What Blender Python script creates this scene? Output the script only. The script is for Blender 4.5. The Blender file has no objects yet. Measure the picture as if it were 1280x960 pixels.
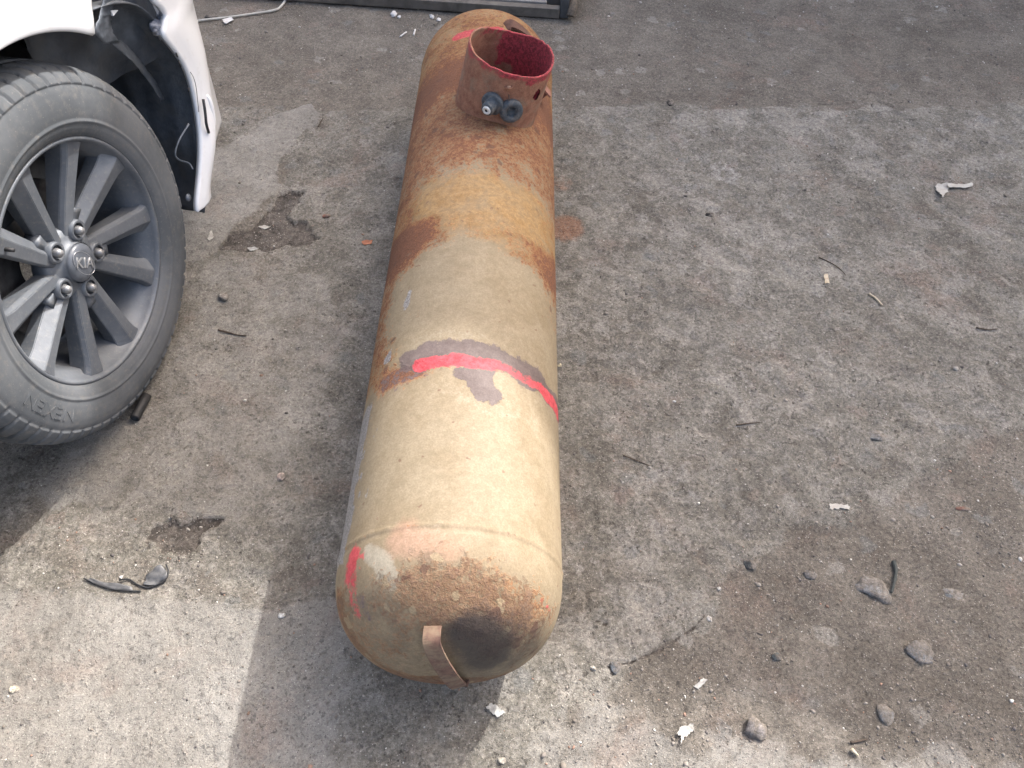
import bpy, bmesh, math, random
import numpy as np
from mathutils import Vector, Matrix, Quaternion
random.seed(7); rng = np.random.default_rng(7)
R = math.radians
S = bpy.context.scene
COL = S.collection

# ------------------------------------------------------------------ camera
FPX = 950.0; PITCH = R(52.7); CAMH = 1.36
cam_d = bpy.data.cameras.new('camera'); cam = bpy.data.objects.new('camera', cam_d); COL.objects.link(cam)
cam_d.sensor_width = 36; cam_d.lens = 36*FPX/1280; cam_d.clip_start = .02; cam_d.clip_end = 500
cam.location = (0, 0, CAMH); cam.rotation_euler = (R(90)-PITCH, 0, 0)
S.camera = cam
# ------------------------------------------------------------------ light
SUN = Vector((.75, .80, 1.0)).normalized()
w = bpy.data.worlds.new('World'); S.world = w; w.use_nodes = True
nt = w.node_tree; bg = nt.nodes['Background']
sky = nt.nodes.new('ShaderNodeTexSky'); sky.sky_type = 'NISHITA'; sky.sun_disc = False
sky.sun_elevation = math.asin(SUN.z); sky.sun_rotation = math.atan2(SUN.x, SUN.y)
sky.air_density = 1.0; sky.dust_density = 8.0; sky.ozone_density = .6
nt.links.new(sky.outputs[0], bg.inputs[0]); bg.inputs[1].default_value = .15
sl = bpy.data.lights.new('sun', 'SUN'); sl.energy = 2.0; sl.angle = R(.53); sl.color = (1, .975, .945)
so = bpy.data.objects.new('sun', sl); COL.objects.link(so); so.rotation_euler = SUN.to_track_quat('Z', 'Y').to_euler()
S.view_settings.view_transform = 'Standard'; S.view_settings.look = 'None'
S.view_settings.gamma = 1; S.view_settings.use_curve_mapping = False
S.view_settings.exposure = 1.72

# ------------------------------------------------------------------ picking places on real surfaces
CAM = np.array([0, 0, CAMH])
FW = np.array([0, math.cos(PITCH), -math.sin(PITCH)]); UP = np.array([0, math.sin(PITCH), math.cos(PITCH)])
def ray(x, y): return FW + np.array([1., 0, 0])*(x-640)/FPX + UP*(480-y)/FPX
def at(x, y, z=0.):
    d = ray(x, y); return CAM + d*((z-CAMH)/d[2])
def aty(x, y, Y):
    d = ray(x, y); return CAM + d*(Y/d[1])

# ------------------------------------------------------------------ noise
def _h(ix, iy, iz, s):
    n = (ix*374761393 + iy*668265263 + iz*2147483647 + s*974634777).astype(np.int64) & 0xffffffff
    n = ((n ^ (n >> 13))*1274126177) & 0xffffffff
    n = ((n ^ (n >> 15))*2246822519) & 0xffffffff
    return ((n ^ (n >> 16)) & 0xffff)/65535.0
def vnoise(x, y, z=None, seed=0):
    z = np.zeros_like(x) if z is None else z
    ix, iy, iz = np.floor(x).astype(np.int64), np.floor(y).astype(np.int64), np.floor(z).astype(np.int64)
    fx, fy, fz = x-ix, y-iy, z-iz
    fx, fy, fz = [f*f*f*(f*(f*6-15)+10) for f in (fx, fy, fz)]
    def l(a, b, t): return a+(b-a)*t
    v = [[[_h(ix+i, iy+j, iz+k, seed) for k in (0, 1)] for j in (0, 1)] for i in (0, 1)]
    return l(l(l(v[0][0][0], v[1][0][0], fx), l(v[0][1][0], v[1][1][0], fx), fy),
             l(l(v[0][0][1], v[1][0][1], fx), l(v[0][1][1], v[1][1][1], fx), fy), fz)
def fbm(x, y, z=None, f=1., o=4, seed=0, g=.5):
    t = 0; a = 1; n = 0
    for i in range(o):
        k = f*2.03**i
        t = t + a*vnoise(x*k, y*k, None if z is None else z*k, seed+i*17); n += a; a *= g
    return t/n
def ss(a, b, x):
    t = np.clip((x-a)/(b-a), 0, 1); return t*t*(3-2*t)
def poly_sd(px, py, P):
    """signed distance to a polygon (positive inside)"""
    P = np.asarray(P)[:, :2]; d = np.full(px.shape, 1e9); ins = np.zeros(px.shape, bool)
    for i in range(len(P)):
        a, b = P[i], P[(i+1) % len(P)]
        e = b-a; wx, wy = px-a[0], py-a[1]
        t = np.clip((wx*e[0]+wy*e[1])/(e@e), 0, 1)
        d = np.minimum(d, np.hypot(wx-e[0]*t, wy-e[1]*t))
        c = ((a[1] > py) != (b[1] > py)) & (px < (b[0]-a[0])*(py-a[1])/((b[1]-a[1]) or 1e-9)+a[0])
        ins ^= c
    return np.where(ins, d, -d)
def line_d(px, py, P):
    P = np.asarray(P)[:, :2]; d = np.full(px.shape, 1e9)
    for i in range(len(P)-1):
        a, b = P[i], P[i+1]; e = b-a; wx, wy = px-a[0], py-a[1]
        t = np.clip((wx*e[0]+wy*e[1])/(e@e), 0, 1)
        d = np.minimum(d, np.hypot(wx-e[0]*t, wy-e[1]*t))
    return d
def G(*pts): return [at(x, y)[:2] for x, y in pts]

# ------------------------------------------------------------------ object helpers
def tag(o, label=None, cat=None, group=None, kind=None):
    for k, v in (('label', label), ('category', cat), ('group', group), ('kind', kind)):
        if v: o[k] = v
    return o
def empty(name, loc, rz=0, **k):
    o = bpy.data.objects.new(name, None); COL.objects.link(o); o.location = loc; o.rotation_euler = (0, 0, rz)
    o.empty_display_size = .05
    return tag(o, **k)
def link(name, me, mat, parent=None, smooth=True, loc=None, rot=None):
    o = bpy.data.objects.new(name, me); COL.objects.link(o)
    if mat is not None and not me.materials: me.materials.append(mat)
    if smooth: me.polygons.foreach_set('use_smooth', [True]*len(me.polygons))
    if parent: o.parent = parent
    if loc is not None: o.location = loc
    if rot is not None: o.rotation_euler = rot
    return o
def mesh(name, V, F):
    me = bpy.data.meshes.new(name); me.from_pydata([tuple(map(float, v)) for v in V], [], F); me.update(); return me
def grid_mesh(name, P, wrap_u=False, wrap_v=False, skip=None):
    """P: (nu, nv, 3) array -> quad mesh, fast"""
    nu, nv = P.shape[:2]; me = bpy.data.meshes.new(name)
    iu = np.arange(nu if wrap_u else nu-1); iv = np.arange(nv if wrap_v else nv-1)
    A, B = np.meshgrid(iu, iv, indexing='ij'); A2, B2 = (A+1) % nu, (B+1) % nv
    q = np.stack([A*nv+B, A2*nv+B, A2*nv+B2, A*nv+B2], -1).reshape(-1, 4)
    if skip is not None: q = q[~skip[:len(iu), :len(iv)].reshape(-1)]
    me.vertices.add(nu*nv); me.vertices.foreach_set('co', P.reshape(-1).astype(np.float32))
    me.loops.add(q.size); me.loops.foreach_set('vertex_index', q.reshape(-1).astype(np.int32))
    me.polygons.add(len(q)); me.polygons.foreach_set('loop_start', np.arange(0, q.size, 4, dtype=np.int32))
    me.update(calc_edges=True); me.validate(); return me
def set_col(me, name, rgb):
    a = me.color_attributes.new(name, 'FLOAT_COLOR', 'POINT')
    c = np.ones((len(me.vertices), 4), np.float32); c[:, :3] = rgb; a.data.foreach_set('color', c.reshape(-1))
def bm_done(bm, name, bevel=0, seg=2):
    if bevel: bmesh.ops.bevel(bm, geom=list(bm.edges), offset=bevel, segments=seg, affect='EDGES', profile=.6)
    bmesh.ops.recalc_face_normals(bm, faces=bm.faces)
    me = bpy.data.meshes.new(name); bm.to_mesh(me); bm.free(); return me
def box_me(name, x0, x1, y0, y1, z0, z1, bevel=0):
    bm = bmesh.new(); bmesh.ops.create_cube(bm, size=1)
    for v in bm.verts: v.co = ((x0+x1)/2+v.co.x*(x1-x0), (y0+y1)/2+v.co.y*(y1-y0), (z0+z1)/2+v.co.z*(z1-z0))
    return bm_done(bm, name, bevel)
def frame_of(d):
    d = Vector(d).normalized(); u = d.orthogonal().normalized(); return d, u, d.cross(u)
def tube_me(name, pts, rad, n=8, closed_ends=True):
    pts = [Vector(p) for p in pts]; rad = rad if hasattr(rad, '__len__') else [rad]*len(pts)
    V = []; F = []; u = None
    for i, p in enumerate(pts):
        d = (pts[min(i+1, len(pts)-1)]-pts[max(i-1, 0)]).normalized()
        u = d.orthogonal().normalized() if u is None else (u-d*u.dot(d)).normalized()
        w_ = d.cross(u)
        for k in range(n):
            a = 2*math.pi*k/n; V.append(p+(u*math.cos(a)+w_*math.sin(a))*rad[i])
    for i in range(len(pts)-1):
        for k in range(n):
            k2 = (k+1) % n; F.append((i*n+k, i*n+k2, (i+1)*n+k2, (i+1)*n+k))
    if closed_ends: F.append(tuple(range(n))[::-1]); F.append(tuple((len(pts)-1)*n+k for k in range(n)))
    return mesh(name, V, F)
def lathe_me(name, prof, n=48, axis='Z', closed=False):
    """prof: (radius, height) list"""
    P = np.zeros((n, len(prof), 3)); a = np.linspace(0, 2*np.pi, n, endpoint=False)
    for j, (r_, h) in enumerate(prof): P[:, j] = np.stack([r_*np.cos(a), r_*np.sin(a), np.full(n, h)], -1)
    if axis == 'X': P = P[..., [2, 0, 1]]
    return grid_mesh(name, P, wrap_u=True, wrap_v=closed)
def spline(pts, n=8):
    pts = [Vector(p) for p in pts]; out = []
    for i in range(len(pts)-1):
        p0 = pts[max(i-1, 0)]; p1 = pts[i]; p2 = pts[i+1]; p3 = pts[min(i+2, len(pts)-1)]
        for k in range(n):
            t = k/n
            out.append(.5*((2*p1)+(p2-p0)*t+(2*p0-5*p1+4*p2-p3)*t*t+(3*p1-p0-3*p2+p3)*t**3))
    return out+[pts[-1]]

# ------------------------------------------------------------------ material helpers
class NT:
    def __init__(s, name):
        s.m = bpy.data.materials.new(name); s.m.use_nodes = True; s.t = s.m.node_tree
        s.b = s.t.nodes['Principled BSDF']; s.tc = s.t.nodes.new('ShaderNodeTexCoord').outputs['Object']
    def put(s, sock, v):
        if v is None: return
        if isinstance(v, bpy.types.NodeSocket): s.t.links.new(v, sock)
        elif hasattr(v, '__len__') and len(v) == 3 and sock.type == 'RGBA': sock.default_value = (*v, 1)
        else: sock.default_value = v
    def math(s, op, a, b=0., c=None, clamp=False):
        n = s.t.nodes.new('ShaderNodeMath'); n.operation = op; n.use_clamp = clamp
        s.put(n.inputs[0], a); s.put(n.inputs[1], b)
        if c is not None: s.put(n.inputs[2], c)
        return n.outputs[0]
    def mix(s, f, a, b, mode='MIX'):
        n = s.t.nodes.new('ShaderNodeMix'); n.data_type = 'RGBA'; n.blend_type = mode
        s.put(n.inputs[0], f); s.put(n.inputs[6], a); s.put(n.inputs[7], b); return n.outputs[2]
    def noise(s, scale, detail=4, rough=.55, dist=0., vec=None, off=0.):
        n = s.t.nodes.new('ShaderNodeTexNoise'); n.inputs['Scale'].default_value = scale
        n.inputs['Detail'].default_value = detail; n.inputs['Roughness'].default_value = rough; n.inputs['Distortion'].default_value = dist
        v = vec or s.tc
        if off:
            m = s.t.nodes.new('ShaderNodeVectorMath'); m.operation = 'ADD'; s.put(m.inputs[0], v); m.inputs[1].default_value = (off, off*.7, off*1.3); v = m.outputs[0]
        s.put(n.inputs['Vector'], v); return n.outputs['Fac']
    def voro(s, scale, feat='F1', vec=None, rnd=1.):
        n = s.t.nodes.new('ShaderNodeTexVoronoi'); n.feature = feat; n.inputs['Scale'].default_value = scale; n.inputs['Randomness'].default_value = rnd
        s.put(n.inputs['Vector'], vec or s.tc); return n
    def warp(s, amt, scale):
        n = s.t.nodes.new('ShaderNodeTexNoise'); n.inputs['Scale'].default_value = scale; n.inputs['Detail'].default_value = 2; s.put(n.inputs['Vector'], s.tc)
        m = s.t.nodes.new('ShaderNodeVectorMath'); m.operation = 'MULTIPLY_ADD'; s.put(m.inputs[0], n.outputs['Color']); m.inputs[1].default_value = (amt,)*3; s.put(m.inputs[2], s.tc)
        return m.outputs[0]
    def step(s, v, a, b):
        n = s.t.nodes.new('ShaderNodeMapRange'); n.interpolation_type = 'SMOOTHSTEP'
        s.put(n.inputs[0], v); n.inputs[1].default_value = a; n.inputs[2].default_value = b; return n.outputs[0]
    def attr(s, name):
        n = s.t.nodes.new('ShaderNodeAttribute'); n.attribute_name = name
        q = s.t.nodes.new('ShaderNodeSeparateColor'); s.t.links.new(n.outputs['Color'], q.inputs[0]); return q.outputs[0], q.outputs[1], q.outputs[2], n.outputs['Color']
    def bump(s, h, dist, strength=1., prev=None):
        n = s.t.nodes.new('ShaderNodeBump'); n.inputs['Distance'].default_value = dist; n.inputs['Strength'].default_value = strength
        s.put(n.inputs['Height'], h); s.put(n.inputs['Normal'], prev); return n.outputs[0]
    def out(s, col, rough=.8, metal=0., normal=None, **k):
        s.put(s.b.inputs['Base Color'], col); s.put(s.b.inputs['Roughness'], rough); s.put(s.b.inputs['Metallic'], metal)
        if normal is not None: s.put(s.b.inputs['Normal'], normal)
        for a, v in k.items(): s.put(s.b.inputs[a.replace('_', ' ')], v)
        return s.m
def simple(name, c1, c2=None, scale=60, rough=.7, metal=0., bumpd=.0006, detail=5, dirt=None, dscale=12, **k):
    m = NT(name); c2 = c2 or tuple(v*.6 for v in c1)
    n1 = m.noise(scale, detail, .65)
    col = m.mix(m.step(n1, .3, .7), c2, c1)
    if dirt: col = m.mix(m.math('MULTIPLY', m.step(m.noise(dscale, 5, .7, .5, off=3), .42, .68), .75), col, dirt)
    return m.out(col, rough, metal, m.bump(n1, bumpd) if bumpd else None, **k)

# ================================================================== GROUND
def mat_ground():
    m = NT('ground_surface')
    dirt, cement, hole, _ = m.attr('ga'); rust, white, agg, _ = m.attr('gb')
    nb = m.noise(2.2, 4, .6); n1 = m.noise(9, 6, .68, .3); n2 = m.noise(34, 6, .72, .2, off=5); n3 = m.noise(150, 5, .75, off=9); n4 = m.noise(520, 3, .7, off=2)
    # rough worn concrete
    c = m.mix(m.step(n1, .36, .64), (.134, .125, .107), (.218, .207, .182))
    n5 = m.noise(72, 5, .75, .3, off=15)
    c = m.mix(m.math('MULTIPLY', m.step(n2, .51, .66), .50), c, (.315, .294, .266))
    sm = m.noise(8.5, 9, .62, .6, off=51); sd_ = m.noise(6.2, 9, .64, .5, off=63)
    c = m.mix(m.math('MULTIPLY', m.step(sm, .555, .585), .38), c, (.33, .312, .284))
    c = m.mix(m.math('MULTIPLY', m.step(sd_, .560, .595), .42), c, (.125, .108, .090))
    c = m.mix(m.math('MULTIPLY', m.step(n5, .52, .66), .38), c, (.33, .31, .28))
    c = m.mix(m.math('MULTIPLY', m.step(n5, .46, .34), .55), c, (.105, .092, .082))
    c = m.mix(m.math('MULTIPLY', m.step(m.noise(16, 5, .7, off=21), .55, .72), .55), c, (.155, .150, .146))
    # compact brown dirt
    d = m.mix(m.step(n1, .32, .7), (.119, .106, .090), (.180, .163, .140))
    d = m.mix(m.math('MULTIPLY', m.step(n2, .54, .70), .50), d, (.255, .228, .200))
    d = m.mix(m.math('MULTIPLY', m.step(n5, .46, .34), .40), d, (.085, .070, .060))
    fd = m.step(m.math('ADD', dirt, m.math('MULTIPLY', m.math('SUBTRACT', n2, .5), .9)), .36, .66)
    c = m.mix(fd, c, d)
    # paler cement screed
    l = m.mix(m.step(n1, .3, .7), (.215, .204, .184), (.282, .270, .247))
    fc = m.step(m.math('ADD', cement, m.math('MULTIPLY', m.math('SUBTRACT', n2, .5), .8)), .36, .70)
    c = m.mix(m.math('MULTIPLY', fc, .9), c, l)
    c = m.mix(m.math('MULTIPLY', m.step(m.math('ADD', white, m.math('MULTIPLY', m.math('SUBTRACT', n2, .5), 1.3)), .45, .85), .8), c, (.42, .41, .39))
    # larger stones and patches showing through, worn level with the surface
    vl = m.voro(15, vec=m.warp(.060, 26)); ql = m.t.nodes.new('ShaderNodeSeparateColor'); m.t.links.new(vl.outputs['Color'], ql.inputs[0])
    fl = m.math('MULTIPLY', m.step(m.math('ADD', m.math('SUBTRACT', .31, vl.outputs['Distance']), m.math('MULTIPLY', m.math('SUBTRACT', n2, .5), .35)), -.03, .08), m.step(ql.outputs[0], .60, .66))
    tint = m.mix(m.step(ql.outputs[1], .38, .42), (.165, .172, .172), m.mix(m.step(ql.outputs[1], .68, .72), (.315, .305, .280), (.205, .165, .142)))
    c = m.mix(m.math('MULTIPLY', m.math('MULTIPLY', fl, .42), m.math('MULTIPLY_ADD', fc, -.7, 1)), c, tint)
    # reddish-brown and blue-grey drifts
    c = m.mix(m.math('MULTIPLY', m.step(m.noise(5, 5, .7, .4, off=31), .54, .72), .32), c, (.235, .160, .130))
    c = m.mix(m.math('MULTIPLY', m.step(m.noise(7.5, 5, .7, .3, off=47), .60, .74), .35), c, (.20, .205, .205))
    c = m.mix(m.math('MULTIPLY', m.step(m.math('ADD', rust, m.math('MULTIPLY', m.math('SUBTRACT', n2, .5), 1.0)), .35, .9), .6), c, (.26, .12, .065))
    # broken-out hollows
    h_ = m.mix(m.step(n2, .35, .68), (.062, .055, .049), (.150, .132, .116))
    c = m.mix(m.step(m.math('ADD', hole, m.math('MULTIPLY', m.math('SUBTRACT', n2, .5), .5)), .42, .56), c, h_)
    # stones of the concrete, worn level
    wv = m.warp(.026, 85)
    va = m.voro(62, vec=wv); vb = m.voro(128, vec=wv)
    def chips(v, size, thr):
        q = m.t.nodes.new('ShaderNodeSeparateColor'); m.t.links.new(v.outputs['Color'], q.inputs[0])
        return m.math('MULTIPLY', m.step(m.math('SUBTRACT', size, v.outputs['Distance']), 0, .07), m.step(q.outputs[0], thr, thr+.06)), q.outputs[1]
    fa, ca = chips(va, .35, .42); fb, cb = chips(vb, .36, .52)
    inv = m.math('SUBTRACT', 1, m.math('MULTIPLY', fd, .8))
    amt = m.math('MULTIPLY', m.math('MULTIPLY_ADD', agg, .34, .34), inv)
    c = m.mix(m.math('MULTIPLY', fa, amt), c, m.mix(ca, (.120, .116, .112), (.235, .212, .190)))
    c = m.mix(m.math('MULTIPLY', fb, amt), c, m.mix(cb, (.085, .080, .078), (.27, .25, .23)))
    # grit: pale and dark specks
    vs = m.voro(330); q = m.t.nodes.new('ShaderNodeSeparateColor'); m.t.links.new(vs.outputs['Color'], q.inputs[0])
    sp = m.step(vs.outputs['Distance'], .34, .24)
    c = m.mix(m.math('MULTIPLY', m.math('MULTIPLY', sp, m.step(q.outputs[0], .90, .93)), .8), c, (.50, .48, .44))
    c = m.mix(m.math('MULTIPLY', m.math('MULTIPLY', sp, m.step(q.outputs[1], .80, .86)), .75), c, (.045, .040, .036))
    # crisp pits in the worn surface
    pt = m.noise(118, 4, .62, 0, off=27); pz = m.noise(19, 3, .6, off=33)
    pm = m.math('MULTIPLY', m.step(pt, .405, .365), m.step(pz, .40, .60))
    c = m.mix(m.math('MULTIPLY', m.math('MULTIPLY', pm, m.math('MULTIPLY_ADD', inv, .55, .15)), m.math('MULTIPLY_ADD', fc, -.6, 1)), c, (.062, .054, .047))
    pg = m.noise(210, 3, .6, 0, off=37)
    c = m.mix(m.math('MULTIPLY', m.step(pg, .615, .66), .34), c, (.38, .36, .325))
    # fine grain
    c = m.mix(m.math('MULTIPLY_ADD', fc, -.38, .68), c, m.mix(m.step(n3, .28, .72), (.48, .475, .47), (1.50, 1.49, 1.47)), 'MULTIPLY')
    c = m.mix(.55, c, m.mix(m.step(n4, .3, .7), (.62, .62, .62), (1.32, 1.32, 1.32)), 'MULTIPLY')
    c = m.mix(.6, c, m.mix(m.step(nb, .3, .7), (.84, .83, .82), (1.12, 1.12, 1.12)), 'MULTIPLY')
    b = m.bump(n3, .0040, 1.); b = m.bump(m.math('SUBTRACT', 1, pm), .0030, .9, b); b = m.bump(n4, .0014, .8, b)
    b = m.bump(m.math('MULTIPLY', fa, m.math('SUBTRACT', ca, .4)), .0015, .7, b)
    b = m.bump(m.math('MULTIPLY', sp, m.step(q.outputs[0], .7, .75)), .0016, .8, b)
    return m.out(c, .92, 0, b, Specular_IOR_Level=.25)
# coordinates: fine where it is looked at, growing out to the horizon
def axis(a, b, step, lim):
    c = list(np.arange(a, b+1e-6, step)); lo = []; s = step; v = a
    while v > -lim: s *= 1.35; v -= s; lo.append(v)
    hi = []; s = step; v = c[-1]
    while v < lim: s *= 1.35; v += s; hi.append(v)
    return np.array(lo[::-1]+c+hi)
gx = axis(-2.0, 2.0, .0046, 150); gy = axis(.18, 2.95, .0050, 150)
GX, GY = np.meshgrid(gx, gy, indexing='ij')
wob = fbm(GX, GY, f=14, o=5, seed=3)-.5; wob2 = fbm(GX, GY, f=45, o=4, seed=8)-.5; wob3 = fbm(GX, GY, f=3.2, o=4, seed=21)-.5
P_dirt = G((700, 905), (745, 850), (790, 826), (812, 817), (850, 795), (885, 765), (905, 735), (925, 700), (985, 655), (1060, 640), (1150, 590), (1230, 540), (1420, 470), (1420, 1040), (640, 1040))
P_hole1 = G((360, 237), (375, 241), (371, 259), (360, 268), (366, 279), (382, 283), (399, 295), (386, 306), (347, 310), (311, 314), (276, 312), (289, 291), (311, 282), (334, 265), (345, 250))
P_hole2 = G((210, 644), (222, 657), (240, 649), (280, 647), (256, 666), (235, 685), (209, 688), (192, 682), (201, 675), (185, 672), (194, 657))
P_light = G((235, 205), (330, 150), (390, 128), (402, 150), (350, 205), (352, 232), (318, 272), (280, 300), (236, 330), (190, 420), (120, 640), (40, 640), (150, 350))
P_cem_flare = G((240, 300), (430, 330), (460, 420), (430, 520), (395, 620), (300, 700), (60, 640), (180, 460))  # pale cement, with lens flare brightness put into the ground colour
P_crumb = G((40, 668), (150, 700), (260, 712), (330, 722), (420, 700), (418, 742), (330, 765), (240, 748), (140, 742), (60, 712))
sd_d = poly_sd(GX, GY, P_dirt); sd1 = poly_sd(GX, GY, P_hole1); sd2 = poly_sd(GX, GY, P_hole2)
sdl = poly_sd(GX, GY, P_light); sdc = poly_sd(GX, GY, P_cem_flare); sdk = poly_sd(GX, GY, P_crumb)
seam = GY-(2.125+.03*(fbm(GX, GY*0, f=2.1, o=4, seed=5)-.5)*2)
wob4 = fbm(GX, GY, f=110, o=2, seed=88)-.5
hole = ss(-.0035, .0045, np.maximum(sd1, sd2)+wob*.034+wob2*.026+wob4*.012)
dirt_r = ss(-.05, .05, sd_d+wob*.09)
dirt_f = ss(-.03, .03, seam+wob*.10)
dirt = np.clip(np.maximum(dirt_r*.9, dirt_f*.95)+.55*ss(-.03, .03, sdk+wob*.09)+.35*ss(.1, .3, wob3+.08), 0, 1)
cement = np.clip(ss(-.03, .04, sdl+wob*.07)*.75+ss(-.06, .10, sdc+wob*.13)*.55, 0, 1)
lowleft = ss(.62, .50, GY)*ss(-.15, -.38, GX)
P_scr = G((232, 262), (262, 205), (330, 152), (388, 130), (398, 145), (352, 200), (340, 222), (305, 262), (282, 296), (250, 322), (228, 330))
sds = poly_sd(GX, GY, P_scr)
cement = np.clip(cement+lowleft*.85*(1-.8*ss(-.02, .02, sdk))+.62*ss(.40, .30, GY+wob*.12+.10*GX)*ss(-.12, .10, GX), 0, 1)+1.0*ss(-.006, .010, sds+wob*.03+wob2*.01)
slab_r = ss(.12, .3, GX)*(1-dirt_r)*(1-dirt_f)
agg = np.clip(lowleft*1.0+.45*ss(.02, -.2, GX)*(1-dirt_f), 0, 1)
def spot(px, py, r): c = at(px, py)[:2]; return ss(1, .25, np.hypot(GX-c[0], GY-c[1])/r)
rustm = np.clip(spot(706, 285, .09)+.6*spot(700, 230, .07)+.35*spot(345, 365, .09)+.3*spot(820, 760, .03)+.25*spot(290, 480, .06), 0, 1)
dirt = np.clip(dirt+.8*ss(.05, .01, line_d(GX, GY, G((352, 212), (338, 235), (318, 262), (300, 285)))+wob*.05)*(sds < 0), 0, 1)
white = np.clip(.62*spot(905, 215, .10)+.5*spot(735, 715, .07)+.42*spot(1110, 545, .07)+.42*spot(1090, 735, .05)+.36*spot(1020, 540, .10)+.42*spot(350, 235, .05)+.33*spot(1000, 260, .16)+.33*spot(800, 790, .06)+.32*spot(1185, 740, .05)+.34*spot(940, 520, .06), 0, 1)
# relief
pits = ss(.60, .74, fbm(GX, GY, f=38, o=3, seed=33))
Z = .010*(fbm(GX, GY, f=1.7, o=3, seed=2)-.5) + .0075*wob + .0050*wob2*(1-.5*dirt) - .0022*pits*(1-dirt)
Z += slab_r*.0045*(fbm(GX, GY, f=24, o=4, seed=61)-.5)*2 + .0030*(fbm(GX, GY, f=85, o=3, seed=71)-.5)
Z -= .0085*dirt_r*(1-.5*ss(.05, .5, sd_d)); Z -= .010*hole*(1+.8*wob); Z -= .0045*dirt_f; Z += .0035*ss(-.01, .01, sdl+wob*.05)*(GY > 1.0)
# broken edge of the slab, cracks
crk = [G((760, 832), (790, 826), (812, 817), (838, 806), (850, 795), (868, 783), (885, 765)), G((735, 745), (738, 765), (745, 775), (758, 780)),
       G((1010, 130), (1060, 128), (1088, 120), (1130, 138)), G((1090, 128), (1100, 150)), G((845, 850), (852, 870), (858, 890))]
crack = np.zeros_like(GX)
for c in crk:
    d = line_d(GX, GY, c)+np.abs(wob2)*.012+np.abs(wob)*.008; Z -= .0085*ss(.0065, .0, d); crack = np.maximum(crack, ss(.008, .002, d))
smear = 1
far = (np.abs(GX) > 2.2) | (GY < 0) | (GY > 3.2)
Z = np.where(far, .010*(fbm(GX, GY, f=1.7, o=3, seed=2)-.5)-.0, Z)
P = np.stack([GX, GY, Z], -1)
gme = grid_mesh('ground', P)
set_col(gme, 'ga', np.stack([dirt, cement, np.maximum(hole, crack*.75)], -1).reshape(-1, 3)); set_col(gme, 'gb', np.stack([rustm, white, agg], -1).reshape(-1, 3))
ground = link('ground', gme, mat_ground()); tag(ground, 'worn grey concrete and brown dirt ground of the yard', kind='structure')
def gz(x, y):
    i = np.clip(np.searchsorted(gx, x)-1, 0, len(gx)-2); j = np.clip(np.searchsorted(gy, y)-1, 0, len(gy)-2)
    fx = (x-gx[i])/(gx[i+1]-gx[i]); fy = (y-gy[j])/(gy[j+1]-gy[j])
    return (Z[i, j]*(1-fx)+Z[i+1, j]*fx)*(1-fy)+(Z[i, j+1]*(1-fx)+Z[i+1, j+1]*fx)*fy
def gp(px, py, dz=0.):
    p = at(px, py); return Vector((p[0], p[1], float(gz(p[0], p[1]))+dz))

# ================================================================== TANK
TR = .1816; TS0 = .505; TS1 = 1.954; HD = .159; HP = 2.5
YAW = .020
tank = empty('pressure_tank', (-.1104, 0, TR), -YAW, label='long rusty beige steel tank lying on the yard floor with red paint stripe', cat='tank')
TM = Matrix.Translation((-.1104, 0, TR)) @ Matrix.Rotation(-YAW, 4, 'Z'); TMi = np.array(TM.inverted())
def tl(p): return TMi[:3, :3]@np.asarray(p)+TMi[:3, 3]          # world -> tank
def rad_at(s):
    s = np.asarray(s, float); k = np.where(s < TS0, (TS0-s)/HD, np.where(s > TS1, (s-TS1)/HD, 0)); return TR*np.power(np.clip(1-np.clip(k, 0, 1)**HP, 0, 1), 1/HP)
def hit(px, py):
    """first point of the tank along the line of sight, in tank coordinates"""
    o = tl(CAM); d = TMi[:3, :3]@ray(px, py); t = np.linspace(.7, 3.2, 6000); q = o+d*t[:, None]
    ins = np.hypot(q[:, 0], q[:, 2]) < rad_at(q[:, 1]); ins &= (q[:, 1] > TS0-HD) & (q[:, 1] < TS1+HD)
    i = np.argmax(ins); return q[i] if ins.any() else q[np.argmin(np.hypot(q[:, 0], q[:, 2])-rad_at(q[:, 1]))]
# profile along the axis: dense, with the weld beads of both heads and the middle
th = np.linspace(0, np.pi/2, 70)
hs = HD*np.power(np.sin(th), 1.0)
sl_ = np.concatenate([TS0-hs[::-1], np.arange(TS0+.003, TS1-.001, .0036), TS1+hs])
rr = rad_at(sl_); rr[0] = rr[-1] = .0008
na = 340; an = np.linspace(0, 2*np.pi, na, endpoint=False)
SS, AA = np.meshgrid(sl_, an, indexing='ij'); RR = np.repeat(rr[:, None], na, 1)
X0 = RR*np.sin(AA); Z0 = RR*np.cos(AA)
for sb, amp, wd in ((TS0, .0016, .0030), (TS1, .0012, .0040)):
    wv = .0014*(vnoise(AA*TR*110, AA*0, seed=4)-.5)*2
    RR = RR+amp*np.exp(-((SS-sb-wv)/wd)**2)*(.6+.8*vnoise(AA*TR*160, SS*160, seed=9))
RR = RR-.0009*np.exp(-((SS-TS0+.0062)/.0022)**2)
RR = RR+.0022*(fbm(X0, SS, Z0, f=6, o=3, seed=12)-.5)*ss(0, .02, RR)
RR = RR+.00035*(fbm(X0, SS, Z0, f=70, o=3, seed=15)-.5)*ss(0, .02, RR)
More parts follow.
